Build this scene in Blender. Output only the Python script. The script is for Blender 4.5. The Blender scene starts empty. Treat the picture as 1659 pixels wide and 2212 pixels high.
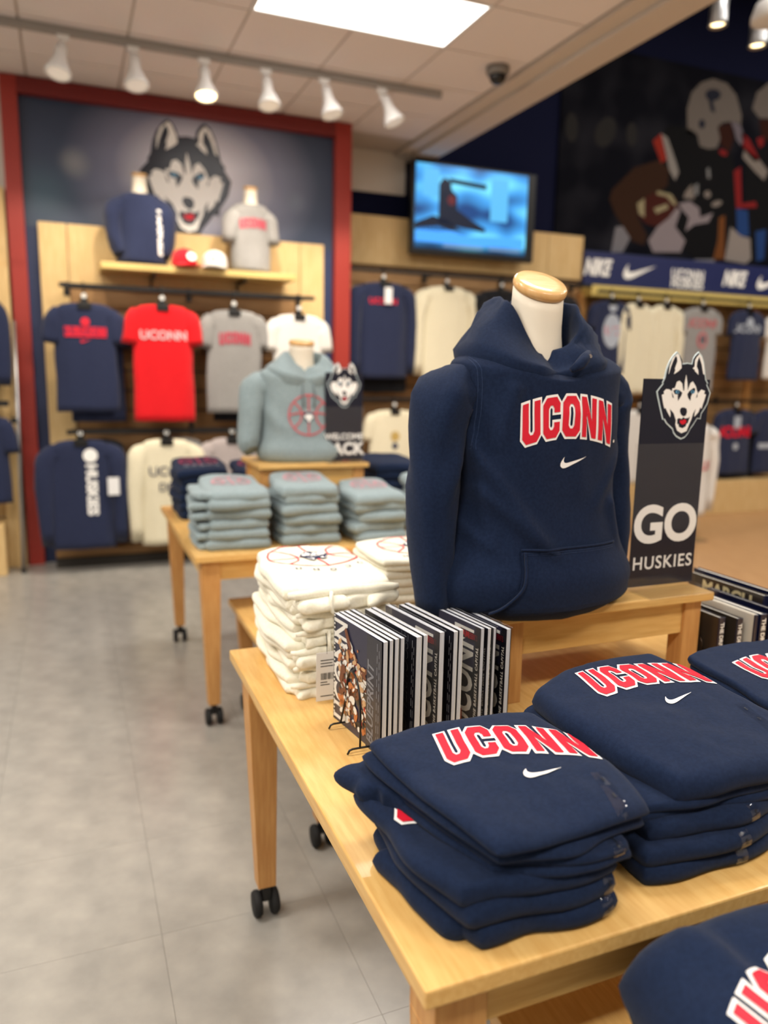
import bpy, bmesh, math, random
from math import sin, cos, pi, radians
from mathutils import Vector, Matrix, noise
from mathutils.geometry import tessellate_polygon
from mathutils.bvhtree import BVHTree

random.seed(7)
S = bpy.context.scene
COL = S.collection

# ------------------------------------------------------------ camera, world, lights, exposure
cam_d = bpy.data.cameras.new('camera')
cam = bpy.data.objects.new('camera', cam_d); COL.objects.link(cam)
cam_d.sensor_fit = 'VERTICAL'; cam_d.sensor_height = 24.0
cam_d.lens = 24.0 * 1662 / 2212
cam_d.clip_start = 0.02
cam_d.dof.use_dof = True
cam_d.dof.focus_distance = 1.42
cam_d.dof.aperture_fstop = 1.25
_r = Vector((0.92698, -0.37462, 0.01889)); _u = Vector((0.04912, 0.17118, 0.98401)); _f = Vector((0.37187, 0.91124, -0.17708))
cam.matrix_world = Matrix(((_r.x, _u.x, -_f.x, 0), (_r.y, _u.y, -_f.y, 0), (_r.z, _u.z, -_f.z, 1.5), (0, 0, 0, 1)))
S.camera = cam
S.view_settings.view_transform = 'Standard'
S.view_settings.look = 'None'
S.view_settings.gamma = 1.0
S.view_settings.use_curve_mapping = False
S.view_settings.exposure = 0.75
w = bpy.data.worlds.new('world'); S.world = w; w.use_nodes = True
w.node_tree.nodes['Background'].inputs[0].default_value = (1.0, 0.93, 0.84, 1)
w.node_tree.nodes['Background'].inputs[1].default_value = 0.30
TROFFER_W = 23.0      # watts of one ceiling light panel
TRACK_W = 34.0        # watts of one track head
LIGHT_WARM = (1.0, 0.94, 0.86)

# ------------------------------------------------------------ materials
def lin(c):
    return tuple((v / 12.92 if v <= 0.04045 else ((v + 0.055) / 1.055) ** 2.4) for v in [x / 255 for x in c]) + (1,)
MATS = {}
def mat(name, rgb, rough=0.6, metal=0.0, rgb2=None, scale=30.0, stretch=(1, 1, 1), bump=0.0, bscale=400.0,
        spec=0.5, sheen=0.0, trans=0.0, emit=None, estr=0.0, coat=0.0, detail=3.0, ior=1.45, contrast=(0.35, 0.65)):
    if name in MATS: return MATS[name]
    m = bpy.data.materials.new(name); m.use_nodes = True
    nt = m.node_tree; N = nt.nodes; L = nt.links; b = N['Principled BSDF']
    b.inputs['Base Color'].default_value = lin(rgb); b.inputs['Roughness'].default_value = rough
    b.inputs['Metallic'].default_value = metal; b.inputs['Specular IOR Level'].default_value = spec
    b.inputs['Transmission Weight'].default_value = trans; b.inputs['IOR'].default_value = ior
    b.inputs['Coat Weight'].default_value = coat
    if sheen:
        b.inputs['Sheen Weight'].default_value = sheen; b.inputs['Sheen Roughness'].default_value = 0.5
    if emit:
        b.inputs['Emission Color'].default_value = lin(emit); b.inputs['Emission Strength'].default_value = estr
    tc = N.new('ShaderNodeTexCoord')
    if rgb2:
        mp = N.new('ShaderNodeMapping'); mp.inputs['Scale'].default_value = stretch
        nz = N.new('ShaderNodeTexNoise'); nz.inputs['Scale'].default_value = scale; nz.inputs['Detail'].default_value = detail
        cr = N.new('ShaderNodeValToRGB')
        cr.color_ramp.elements[0].position = contrast[0]; cr.color_ramp.elements[1].position = contrast[1]
        cr.color_ramp.elements[0].color = lin(rgb); cr.color_ramp.elements[1].color = lin(rgb2)
        L.new(tc.outputs['Object'], mp.inputs[0]); L.new(mp.outputs[0], nz.inputs['Vector'])
        L.new(nz.outputs['Fac'], cr.inputs[0]); L.new(cr.outputs[0], b.inputs['Base Color'])
    if bump:
        n2 = N.new('ShaderNodeTexNoise'); n2.inputs['Scale'].default_value = bscale; n2.inputs['Detail'].default_value = 2
        bp = N.new('ShaderNodeBump'); bp.inputs['Strength'].default_value = bump; bp.inputs['Distance'].default_value = 0.002
        L.new(tc.outputs['Object'], n2.inputs['Vector']); L.new(n2.outputs['Fac'], bp.inputs['Height'])
        L.new(bp.outputs[0], b.inputs['Normal'])
    MATS[name] = m
    return m
def fabric(name, rgb, rgb2=None, **k):
    r2 = rgb2 or tuple(min(255, int(v * 1.12) + 2) for v in rgb)
    return mat(name, rgb, rough=0.92, rgb2=r2, scale=k.pop('scale', 160), bump=k.pop('bump', 0.35), bscale=900, sheen=k.pop('sheen', 0.15), spec=0.15, **k)
NAVY = fabric('navy_fleece', (18, 30, 54), (23, 36, 62), sheen=.06)
NAVY2 = fabric('navy_jersey', (35, 41, 66), (43, 50, 77))
CREAM = fabric('cream_fleece', (233, 228, 208), (240, 236, 220))
IVORY = fabric('ivory_jersey', (218, 210, 182), (228, 220, 194))
WHITEF = fabric('white_jersey', (212, 209, 204), (222, 219, 214))
GREYB = fabric('blue_grey_fleece', (130, 146, 150), (146, 161, 166))
HEATH = fabric('heather_grey_jersey', (126, 124, 122), (158, 156, 154), scale=220, contrast=(0.3, 0.7))
REDF = fabric('red_jersey', (205, 22, 30), (222, 30, 38))
BLACKF = fabric('black_jersey', (22, 23, 27), (30, 31, 36))
TAUPE = fabric('taupe_jersey', (160, 150, 148), (178, 168, 166))
MAPLE = mat('maple_wood', (211, 165, 96), rough=0.40, rgb2=(223, 182, 113), scale=7, stretch=(1.5, 14, 14), spec=0.45, coat=0.12, bump=0.04, bscale=120)
MAPLEY = mat('maple_wood_long', (211, 165, 96), rough=0.40, rgb2=(223, 182, 113), scale=7, stretch=(14, 1.5, 14), spec=0.45, coat=0.12, bump=0.04, bscale=120)
MAPLEZ = mat('maple_wood_upright', (190, 136, 78), rough=0.45, rgb2=(206, 155, 94), scale=7, stretch=(14, 14, 1.2), spec=0.4, bump=0.04, bscale=120)
BIRCH = mat('birch_panel', (205, 172, 118), rough=0.5, rgb2=(216, 186, 134), scale=6, stretch=(8, 8, 1), spec=0.3)
SLAT = mat('slatwall_wood', (150, 112, 70), rough=0.55, rgb2=(164, 126, 82), scale=6, stretch=(1, 8, 8))
CAPW = mat('neck_cap_wood', (214, 166, 104), rough=0.35, rgb2=(226, 184, 128), scale=14, stretch=(1, 9, 1), coat=0.4)
BLACKM = mat('black_metal', (20, 20, 21), rough=0.35, spec=0.5)
BLACKP = mat('black_plastic', (16, 16, 17), rough=0.4)
RUBBER = mat('black_rubber', (24, 24, 25), rough=0.75)
CHROME = mat('chrome', (205, 205, 208), rough=0.18, metal=1.0)
SILVER = mat('brushed_metal', (176, 176, 178), rough=0.35, metal=0.9)
WHITEP = mat('white_enamel', (226, 226, 226), rough=0.35)
INKR = mat('red_print', (212, 24, 48), rough=0.55, spec=0.4)
INKW = mat('white_print', (244, 243, 240), rough=0.55, spec=0.4)
INKN = mat('navy_print', (28, 36, 74), rough=0.6, spec=0.3)
INKG = mat('pale_grey_print', (170, 178, 190), rough=0.6)
INKDR = mat('faded_red_print', (200, 92, 100), rough=0.7)
SIGNN = mat('sign_navy', (15, 19, 38), rough=0.32, spec=0.5)
LBLUE = mat('pale_blue_print', (96, 160, 200), rough=0.5)
SKIN = mat('mannequin_skin', (226, 216, 198), rough=0.6, bump=0.1, bscale=700)
def film_mat(nm='clear_film', body=0.07, rough=.08):
    """thin clear plastic: transparent, with a reflecting surface"""
    m = bpy.data.materials.new(nm); m.use_nodes = True
    nt = m.node_tree; N = nt.nodes; L = nt.links; N.remove(N['Principled BSDF'])
    out = N['Material Output']; tr = N.new('ShaderNodeBsdfTransparent'); gl = N.new('ShaderNodeBsdfGlossy'); gl.inputs['Roughness'].default_value = rough
    fr = N.new('ShaderNodeLayerWeight'); fr.inputs['Blend'].default_value = 0.5
    pw = N.new('ShaderNodeMath'); pw.operation = 'POWER'; pw.inputs[1].default_value = 4.0; L.new(fr.outputs['Facing'], pw.inputs[0])
    ad = N.new('ShaderNodeMath'); ad.operation = 'MULTIPLY_ADD'; ad.inputs[1].default_value = 0.6; ad.inputs[2].default_value = body; L.new(pw.outputs[0], ad.inputs[0])
    mx = N.new('ShaderNodeMixShader'); L.new(ad.outputs[0], mx.inputs[0]); L.new(tr.outputs[0], mx.inputs[1]); L.new(gl.outputs[0], mx.inputs[2])
    L.new(mx.outputs[0], out.inputs[0])
    return m
FILM = film_mat()
CLEAR = film_mat('clear_acrylic', .035, .02)
TAGP = mat('tag_paper', (232, 232, 232), rough=0.6)
REDPOST = mat('brick_red_paint', (150, 44, 34), rough=0.5)
CEILM = mat('ceiling_tile_mineral', (226, 219, 219), rough=0.9, bump=0.2, bscale=300)
GRIDM = mat('ceiling_grid_metal', (186, 176, 168), rough=0.5)
WALLW = mat('off_white_plaster', (205, 198, 188), rough=0.85)
WALLN = mat('navy_wall_paint', (12, 16, 42), rough=0.9, spec=0.15)
BANDN = mat('navy_band_paint', (28, 36, 84), rough=0.5)
DARKV = mat('dark_void_paint', (16, 17, 24), rough=0.9)

# ------------------------------------------------------------ object helpers
def tag(o, label=None, cat=None, group=None, kind=None):
    if label: o['label'] = label
    if cat: o['category'] = cat
    if group: o['group'] = group
    if kind: o['kind'] = kind
    return o
def thing(name, label, cat, loc=(0, 0, 0), group=None, rz=0.0, kind=None):
    o = bpy.data.objects.new(name, None); COL.objects.link(o)
    o.empty_display_size = 0.05
    o.location = loc; o.rotation_euler = (0, 0, rz)
    return tag(o, label, cat, group, kind)
def link(name, me, parent=None, mat_=None, smooth=False):
    o = bpy.data.objects.new(name, me); COL.objects.link(o)
    if mat_ is not None:
        me.materials.clear(); me.materials.append(mat_)
    if smooth: me.shade_smooth()
    if parent is not None: o.parent = parent
    return o
class MB:
    """collects vertices and faces of one mesh"""
    def __init__(s): s.v = []; s.f = []
    def add(s, vs, fs):
        k = len(s.v); s.v += [tuple(p) for p in vs]; s.f += [tuple(i + k for i in f) for f in fs]; return s
    def box(s, x0, x1, y0, y1, z0, z1):
        vs = [(x, y, z) for z in (z0, z1) for y in (y0, y1) for x in (x0, x1)]
        return s.add(vs, [(0, 2, 3, 1), (4, 5, 7, 6), (0, 1, 5, 4), (2, 6, 7, 3), (0, 4, 6, 2), (1, 3, 7, 5)])
    def frustum(s, b, t, z0, z1):
        """b, t = (x0,x1,y0,y1) rectangles at z0 and z1"""
        vs = [(x, y, z0) for y in b[2:] for x in b[:2]] + [(x, y, z1) for y in t[2:] for x in t[:2]]
        return s.add(vs, [(0, 2, 3, 1), (4, 5, 7, 6), (0, 1, 5, 4), (2, 6, 7, 3), (0, 4, 6, 2), (1, 3, 7, 5)])
    def loft(s, rings, cap0=True, cap1=True, close=True):
        n = len(rings[0]); k = len(s.v)
        for r in rings: s.v += [tuple(p) for p in r]
        m = n if close else n - 1
        for i in range(len(rings) - 1):
            for j in range(m):
                a = k + i * n + j; b = k + i * n + (j + 1) % n
                s.f.append((a, b, b + n, a + n))
        if cap0: s.f.append(tuple(k + j for j in range(n))[::-1])
        if cap1: s.f.append(tuple(k + (len(rings) - 1) * n + j for j in range(n)))
        return s
    def tube(s, pts, r, n=8, caps=True):
        pts = [Vector(p) for p in pts]; rs = r if isinstance(r, (list, tuple)) else [r] * len(pts)
        rings = []; up = Vector((0, 0, 1)); prev = None
        for i, p in enumerate(pts):
            t = (pts[min(i + 1, len(pts) - 1)] - pts[max(i - 1, 0)]).normalized()
            if prev is None:
                a = t.cross(up) if abs(t.z) < 0.95 else t.cross(Vector((0, 1, 0)))
            else:
                a = prev - t * prev.dot(t)
            a.normalize(); prev = a; b = t.cross(a)
            rings.append([p + (a * cos(2 * pi * j / n) + b * sin(2 * pi * j / n)) * rs[i] for j in range(n)])
        return s.loft(rings, caps, caps)
    def lathe(s, prof, n=20, c=(0, 0, 0), M=None):
        rings = []
        for r, z in prof:
            rings.append([Vector((r * cos(2 * pi * j / n), r * sin(2 * pi * j / n), z)) for j in range(n)])
        c = Vector(c)
        rings = [[(M @ p if M else p) + c for p in rg] for rg in rings]
        return s.loft(rings)
    def build(s, name, mat_, parent=None, org=(0, 0, 0), smooth=False, bevel=0.0):
        me = bpy.data.meshes.new(name)
        me.from_pydata([(x - org[0], y - org[1], z - org[2]) for x, y, z in s.v], [], s.f)
        bm = bmesh.new(); bm.from_mesh(me); bmesh.ops.recalc_face_normals(bm, faces=bm.faces); bm.to_mesh(me); bm.free()
        o = link(name, me, parent, mat_, smooth)
        if bevel:
            md = o.modifiers.new('bevel', 'BEVEL'); md.width = bevel; md.segments = 2; md.limit_method = 'ANGLE'
            md.angle_limit = radians(40)
        return o
def bx(name, mat_, parent, x0, x1, y0, y1, z0, z1, bevel=0.0, org=(0, 0, 0)):
    return MB().box(x0, x1, y0, y1, z0, z1).build(name, mat_, parent, org, bevel=bevel)
def struct(name, mat_, x0, x1, y0, y1, z0, z1, parent=None):
    o = bx(name, mat_, parent, x0, x1, y0, y1, z0, z1)
    if parent is None: o['kind'] = 'structure'
    return o
def lerp(a, b, t): return a + (b - a) * t
def pl(xs, ys, t):
    if t <= xs[0]: return ys[0]
    for i in range(len(xs) - 1):
        if t <= xs[i + 1]:
            u = (t - xs[i]) / (xs[i + 1] - xs[i]); u = u * u * (3 - 2 * u) if True else u
            return lerp(ys[i], ys[i + 1], u)
    return ys[-1]
def nz(x, y, z=0.0): return noise.noise(Vector((x, y, z)))
def dup_tree(root, loc, rz=None, label=None):
    r = root.copy(); COL.objects.link(r); r.location = loc
    if rz is not None: r.rotation_euler = (0, 0, rz)
    if label: r['label'] = label
    for ch in list(root.children):
        c = ch.copy(); COL.objects.link(c); c.parent = r
        for g in list(ch.children):
            d = g.copy(); COL.objects.link(d); d.parent = c
    return r

# ------------------------------------------------------------ flat print shapes: lists of loops in 2D
def offset_loop(pts, d):
    """grow a loop by d (negative orientation loops shrink)"""
    n = len(pts); out = []
    for i in range(n):
        p0, p1, p2 = pts[i - 1], pts[i], pts[(i + 1) % n]
        e1 = Vector((p1[0] - p0[0], p1[1] - p0[1])); e2 = Vector((p2[0] - p1[0], p2[1] - p1[1]))
        if e1.length < 1e-6 or e2.length < 1e-6: out.append(p1); continue
        e1.normalize(); e2.normalize()
        n1 = Vector((e1.y, -e1.x)); n2 = Vector((e2.y, -e2.x)); m = n1 + n2
        q = m.length_squared
        m = m * (2 / max(q, 0.6))
        out.append((p1[0] + m.x * d, p1[1] + m.y * d))
    return out
def area(l): return sum(l[i - 1][0] * l[i][1] - l[i][0] * l[i - 1][1] for i in range(len(l))) / 2
def ccw(l, pos=True): return list(l) if (area(l) > 0) == pos else list(l)[::-1]
def mesh2d(shapes, maxe=None):
    """shapes: list of [outer loop, hole, ...] -> verts2d, tris, edges kept below maxe"""
    bm = bmesh.new()
    for sh in shapes:
        flat = [p for l in sh for p in l]
        vs = [bm.verts.new((p[0], p[1], 0)) for p in flat]
        for t in tessellate_polygon([[Vector((p[0], p[1], 0)) for p in l] for l in sh]):
            try: bm.faces.new([vs[i] for i in t])
            except ValueError: pass
    if maxe:
        for _ in range(6):
            e = [x for x in bm.edges if x.calc_length() > maxe]
            if not e: break
            bmesh.ops.subdivide_edges(bm, edges=e, cuts=1)
            bmesh.ops.triangulate(bm, faces=[f for f in bm.faces if len(f.verts) > 3])
    bm.verts.index_update()
    V = [(v.co.x, v.co.y) for v in bm.verts]; F = [tuple(v.index for v in f.verts) for f in bm.faces]
    bm.free(); return V, F
_U = [[(0, 1), (.22, 1), (.22, .28), (.28, .2), (.37, .2), (.43, .28), (.43, 1), (.65, 1), (.65, .16), (.51, 0), (.14, 0), (0, .16)]]
_C = [[(.65, .62), (.43, .62), (.43, .72), (.37, .8), (.28, .8), (.22, .72), (.22, .28), (.28, .2), (.37, .2), (.43, .28), (.43, .38), (.65, .38), (.65, .16), (.51, 0), (.14, 0), (0, .16), (0, .84), (.14, 1), (.51, 1), (.65, .84)]]
_O = [[(0, .16), (.14, 0), (.51, 0), (.65, .16), (.65, .84), (.51, 1), (.14, 1), (0, .84)], [(.22, .28), (.22, .72), (.28, .8), (.37, .8), (.43, .72), (.43, .28), (.37, .2), (.28, .2)]]
_N = [[(0, 0), (0, 1), (.21, 1), (.47, .42), (.47, 1), (.68, 1), (.68, 0), (.47, 0), (.21, .58), (.21, 0)]]
def densify(l, d=0.12):
    out = []
    for i in range(len(l)):
        a, b = l[i], l[(i + 1) % len(l)]; n = max(1, int(math.dist(a, b) / d))
        out += [(lerp(a[0], b[0], k / n), lerp(a[1], b[1], k / n)) for k in range(n)]
    return out
def college_word(h=1.0, grow=0.0, arch=0.16, gap=0.13, first=5):
    """the arched block word, centred on x=0, base at y=0; scaled to letter height h"""
    shapes = []; x = 0
    for L, wd in list(zip((_U, _C, _O, _N, _N), (.65, .65, .65, .68, .68)))[:first]:
        g = []
        for k, l in enumerate(L):
            l = ccw(l, k == 0)
            if grow: l = offset_loop(l, grow)
            g.append(densify([(p[0] + x, p[1]) for p in l]))
        shapes.append(g); x += wd + gap
    W = 3.31 + 4 * gap
    def wp(p):
        u = (p[0] - W / 2) / (W / 2)
        return ((p[0] - W / 2) * h * .72, (p[1] * (1 - .0 * u) + arch * (1 - u * u) * 1.6) * h)
    return [[[wp(p) for p in l] for l in g] for g in shapes]
def bez(p0, p1, p2, p3, n=10):
    return [tuple(p0[k] * (1 - t) ** 3 + 3 * p1[k] * t * (1 - t) ** 2 + 3 * p2[k] * t * t * (1 - t) + p3[k] * t ** 3 for k in (0, 1)) for t in [i / n for i in range(n)]]
def swoosh(w=1.0):
    l = bez((.16, .31), (.02, .16), (-.04, .02), (.06, -.04)) + bez((.06, -.04), (.13, -.09), (.24, -.05), (.36, 0)) + [(.36, 0), (.98, .29), (1, .31)] \
        + bez((.94, .285), (.6, .20), (.42, .14), (.33, .12)) + bez((.33, .12), (.18, .08), (.08, .12), (.16, .31))
    return [[[((p[0] - .5) * w, p[1] * w) for p in l]]]
def circle(cx, cy, rx, ry=None, n=24, hole=0.0):
    ry = ry or rx
    l = [[(cx + rx * cos(2 * pi * i / n), cy + ry * sin(2 * pi * i / n)) for i in range(n)]]
    if hole: l.append([(cx + (rx - hole) * cos(-2 * pi * i / n), cy + (ry - hole) * sin(-2 * pi * i / n)) for i in range(n)])
    return l
def stroke(pts, wd):
    a = []; b = []
    for i, p in enumerate(pts):
        q0 = pts[max(i - 1, 0)]; q1 = pts[min(i + 1, len(pts) - 1)]
        t = Vector((q1[0] - q0[0], q1[1] - q0[1])).normalized() * wd / 2
        a.append((p[0] - t.y, p[1] + t.x)); b.append((p[0] + t.y, p[1] - t.x))
    return [a + b[::-1]]
def rect(x0, x1, y0, y1): return [[(x0, y0), (x1, y0), (x1, y1), (x0, y1)]]
def place2d(shapes, s=1.0, dx=0.0, dy=0.0, rot=0.0, sx=1.0):
    c, n = cos(rot), sin(rot)
    return [[[((p[0] * c * sx - p[1] * n) * s + dx, (p[0] * n * sx + p[1] * c) * s + dy) for p in l] for l in g] for g in shapes]
_TXT = {}
def text_mesh(txt, size, bold=0.0, shear=0.0, space=1.0, vstack=False, align='CENTER', res=3):
    """verts2d and faces of a line of lettering"""
    cu = bpy.data.curves.new('t', 'FONT'); cu.body = txt; cu.size = size; cu.offset = bold * size; cu.shear = shear
    cu.align_x = align; cu.align_y = 'CENTER'; cu.space_character = space; cu.resolution_u = res
    if vstack: cu.body = '\n'.join(txt); cu.space_line = 0.8
    ob = bpy.data.objects.new('t', cu); COL.objects.link(ob)
    dg = bpy.context.evaluated_depsgraph_get(); dg.update()
    me = bpy.data.meshes.new_from_object(ob.evaluated_get(dg))
    V = [(v.co.x, v.co.y) for v in me.vertices]; F = [tuple(p.vertices) for p in me.polygons]
    bpy.data.meshes.remove(me); bpy.data.objects.remove(ob); bpy.data.curves.remove(cu)
    return V, F
def husky(part):
    """loops of the dog head emblem in a frame: chin at (0,0), about 1.0 high, x centred"""
    def T(l):
        return [((p[0] - (443 + (825 - p[1]) * 0.157)) * 1.32 / 760.0, (832 - p[1]) / 760.0) for p in l]
    outer = [(443, 832), (405, 808), (384, 776), (378, 742), (330, 690), (312, 652), (300, 657), (284, 540), (272, 440), (270, 412), (300, 375), (328, 342), (322, 335), (348, 290), (355, 262), (372, 210), (400, 150), (435, 100), (470, 66), (490, 90), (502, 130), (505, 168), (550, 160), (592, 166), (605, 120), (625, 90), (655, 62), (680, 95), (693, 150), (697, 220), (700, 300), (717, 335), (706, 345), (732, 420), (700, 515), (672, 560), (640, 605), (628, 652), (600, 648), (565, 700), (530, 745), (508, 785), (478, 818)]
    cx, cy = 505, 430
    if part == 'halo': return [[T(outer)]]
    if part == 'head': return [[T([(cx + (p[0] - cx) * .955, cy + (p[1] - cy) * .965) for p in outer])]]
    if part == 'face':
        f = [(330, 432), (310, 440), (314, 500), (322, 560), (332, 552), (346, 590), (366, 636), (372, 600), (368, 560), (398, 600), (412, 660), (404, 700), (415, 752), (450, 776), (496, 758), (522, 700), (545, 655), (565, 600), (590, 560), (578, 600), (572, 632), (612, 590), (632, 545), (640, 562), (655, 520), (672, 480), (688, 434), (672, 428), (682, 402), (650, 390), (618, 424), (612, 402), (604, 360), (582, 320), (560, 335), (540, 380), (533, 402), (534, 330), (530, 262), (512, 330), (502, 400), (494, 402), (490, 340), (470, 316), (446, 326), (424, 380), (402, 384), (398, 408), (376, 392), (350, 390), (328, 412)]
        ears = [[(425, 262), (440, 225), (436, 215), (450, 180), (462, 150), (462, 120), (452, 105), (430, 145), (405, 200), (384, 258), (380, 262), (396, 190), (425, 125), (470, 82), (484, 100), (496, 160), (494, 208), (466, 235)],
                [(634, 262), (604, 230), (606, 220), (588, 208), (606, 190), (612, 140), (628, 112), (655, 82), (676, 110), (688, 180), (687, 262), (676, 255), (668, 170), (652, 105), (632, 150), (624, 190), (636, 225)]]
        return [[T(f)]] + [[T(e)] for e in ears]
    if part == 'dark':
        D = [[(408, 402), (430, 392), (460, 398), (484, 420), (472, 448), (442, 492), (442, 452), (446, 436), (420, 432)],
             [(526, 432), (545, 405), (585, 376), (598, 384), (592, 412), (566, 432), (556, 452), (548, 492), (530, 462)],
             [(394, 412), (404, 440), (408, 468), (398, 462)], [(616, 422), (606, 440), (598, 466), (610, 456)],
             [(454, 566), (466, 550), (492, 548), (510, 560), (512, 588), (500, 618), (478, 628), (460, 612), (452, 588)],
             [(424, 650), (440, 642), (462, 650), (478, 632), (490, 646), (520, 640), (536, 626), (510, 690), (496, 722), (462, 740), (430, 726), (420, 690)]]
        return [[T(d)] for d in D]
    if part == 'jaw': return [[T([(428, 690), (432, 720), (460, 732), (490, 716), (502, 686), (508, 694), (496, 730), (460, 748), (428, 734), (420, 700)])]]
    if part == 'tongue': return [[T([(444, 660), (462, 664), (472, 656), (490, 654), (500, 668), (488, 690), (462, 700), (444, 684)])]]
    if part == 'eyes': return [[T(circle(440, 414, 17, 15, 10)[0])], [T(circle(571, 412, 17, 15, 10)[0])]]
    if part == 'pupils': return [[T(circle(443, 414, 7, 8, 8)[0])], [T(circle(569, 412, 7, 8, 8)[0])]]

def flat(name, vf, mat_, parent, o, U, V, off=0.0):
    """flat printed shape laid in the plane o + U x + V y, off along the plane normal"""
    U = Vector(U); V = Vector(V); o = Vector(o); n = U.cross(V).normalized()
    me = bpy.data.meshes.new(name)
    me.from_pydata([tuple(o + U * x + V * y + n * off) for x, y in vf[0]], [], vf[1])
    return link(name, me, parent, mat_)
def refine(vf, e):
    """split the long edges of a flat shape so that it can follow cloth"""
    bm = bmesh.new(); vs = [bm.verts.new((a, b, 0)) for a, b in vf[0]]
    for f in vf[1]:
        try: bm.faces.new([vs[i] for i in f])
        except ValueError: pass
    bmesh.ops.triangulate(bm, faces=bm.faces[:])
    for _ in range(7):
        L = [x for x in bm.edges if x.calc_length() > e]
        if not L or len(bm.faces) > 5000: break
        bmesh.ops.subdivide_edges(bm, edges=L, cuts=1)
        bmesh.ops.triangulate(bm, faces=[f for f in bm.faces if len(f.verts) > 3])
    bm.verts.index_update()
    r = ([(v.co.x, v.co.y) for v in bm.verts], [tuple(v.index for v in f.verts) for f in bm.faces]); bm.free()
    return r
def bvh_of(*obs):
    vs = []; fs = []
    for o in obs:
        k = len(vs); M = o.matrix_basis
        vs += [M @ v.co for v in o.data.vertices]; fs += [tuple(i + k for i in p.vertices) for p in o.data.polygons]
    return BVHTree.FromPolygons(vs, fs)
def drape(name, vf, mat_, parent, tree, o, U, V, D, off=0.0012, maxd=3.0, e=.010, along=False):
    """print laid onto a cloth surface: each point is carried along D until it meets the cloth"""
    U = Vector(U); V = Vector(V); o = Vector(o); D = Vector(D).normalized()
    xs = [a for a, b in vf[0]]; ys = [b for a, b in vf[0]]
    vf = refine(vf, max(e, min(max(xs) - min(xs), max(ys) - min(ys)) / 6) if e >= .01 else e)
    pts = []; ok = []
    for x, y in vf[0]:
        p = o + U * x + V * y
        hit, nrm, i, d = tree.ray_cast(p, D, maxd)
        if hit is None or (nrm.dot(D) > 0 and False): pts.append(p); ok.append(False)
        else:
            if nrm.dot(D) > 0: nrm = -nrm
            pts.append(hit - D * off if along else hit + nrm * off - D * off * .5); ok.append(True)
    fs = []
    for f in vf[1]:
        if all(ok[i] for i in f):
            mx = max((pts[f[i]] - pts[f[i - 1]]).length for i in range(len(f)))
            if mx < 0.06: fs.append(f)
    me = bpy.data.meshes.new(name); me.from_pydata([tuple(p) for p in pts], [], fs)
    bm = bmesh.new(); bm.from_mesh(me)
    bmesh.ops.delete(bm, geom=[v for v in bm.verts if not v.link_faces], context='VERTS')
    bm.to_mesh(me); bm.free()
    return link(name, me, parent, mat_, smooth=True)

# ------------------------------------------------------------ the setting
YW, ZC = 6.40, 3.50           # husky wall plane, ceiling height
floor = struct('floor', mat('subfloor', (120, 118, 112), rough=0.8), -4.0, 3.1, -3.0, 7.0, -0.05, -0.004)
def vinyl():
    m = mat('vinyl_tile', (148, 145, 139), rough=0.24, rgb2=(168, 164, 156), scale=9, bump=0.03, bscale=60, spec=0.5, detail=8, contrast=(0.3, 0.7))
    return m
VIN = vinyl()
tile_me = None
for i in range(-5, 7):
    for j in range(-5, 19):
        x0 = 0.16 + i * 0.4572; y0 = 0.55 + j * 0.4572
        x1 = min(x0 + 0.4572, 3.1); y1 = min(y0 + 0.4572, 7.0)
        if x0 < -2.2 or y0 < -1.5 or x1 - x0 < .1 or y1 - y0 < .05: continue
        if x1 - x0 > .45 and y1 - y0 > .45:
            if tile_me is None:
                t = MB().box(0.0004, 0.4568, 0.0004, 0.4568, -0.004, 0).build('floor_tile', VIN, floor); tile_me = t.data
                t.location = (x0, y0, 0)
            else:
                t = link('floor_tile', tile_me, floor); t.location = (x0, y0, 0)
        else:
            bx('floor_tile', VIN, floor, x0 + .0007, x1 - .0007, y0 + .0007, y1 - .0007, -0.004, 0)
WOODFL = mat('oak_floor', (176, 134, 92), rough=0.4, rgb2=(196, 154, 108), scale=5, stretch=(10, 1, 1), detail=5)
fw = struct('floor_wood', mat('oak_subfloor', (90, 66, 44), rough=0.8), 3.1, 11.0, -3.0, 7.0, -0.05, -0.004)
random.seed(3)
for i in range(13):
    y = -1.0; x0 = 3.1 + i * 0.6; k = 0
    while y < 6.95:
        y1 = min(y + random.choice((1.6, 2.1, 2.6)), 7.0)
        bx('plank', WOODFL, fw, x0 + .001, x0 + .599, y + .001, y1 - .001, -0.004, 0)
        y = y1
# ceiling over the left room: grid, tiles, light panels
ceil = struct('ceiling', GRIDM, -4.0, 3.0, -2.0, 7.0, ZC + 0.004, ZC + 0.05)
T = 0.6096
X0, Y0 = 1.05, 4.10
lights_at = [(1.05, 4.10)] + [(1.05, 4.10 - 4 * T * k) for k in (1, 2)] + [(1.05 - 6 * T, 4.10 - 4 * T * k) for k in (0, 1, 2)] + [(1.05 - 4 * T, 4.10 - 4 * T), (1.05 - 4 * T, 4.10 - 8 * T)]  # closing pair is unseen, added to brighten the left side
ct_me = MB().box(0.008, T - 0.008, 0.008, T - 0.008, -0.002, 0.006).build('ceiling_tile', CEILM, ceil); first = True
for i in range(-8, 4):
    for j in range(-9, 5):
        x = X0 + i * T; y = Y0 + j * T
        if x < -3.9 or x + T > 3.05 or y + T > 7.1: continue
        if any(lx - .01 < x < lx + 2 * T - .1 and ly - .01 < y < ly + T - .1 for lx, ly in lights_at): continue
        if first: ct_me.location = (x, y, ZC); first = False
        else:
            o = link('ceiling_tile', ct_me.data, ceil); o.location = (x, y, ZC)
LPM = mat('light_panel_diffuser', (255, 255, 255), rough=0.5, emit=(255, 252, 246), estr=2.2)
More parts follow.
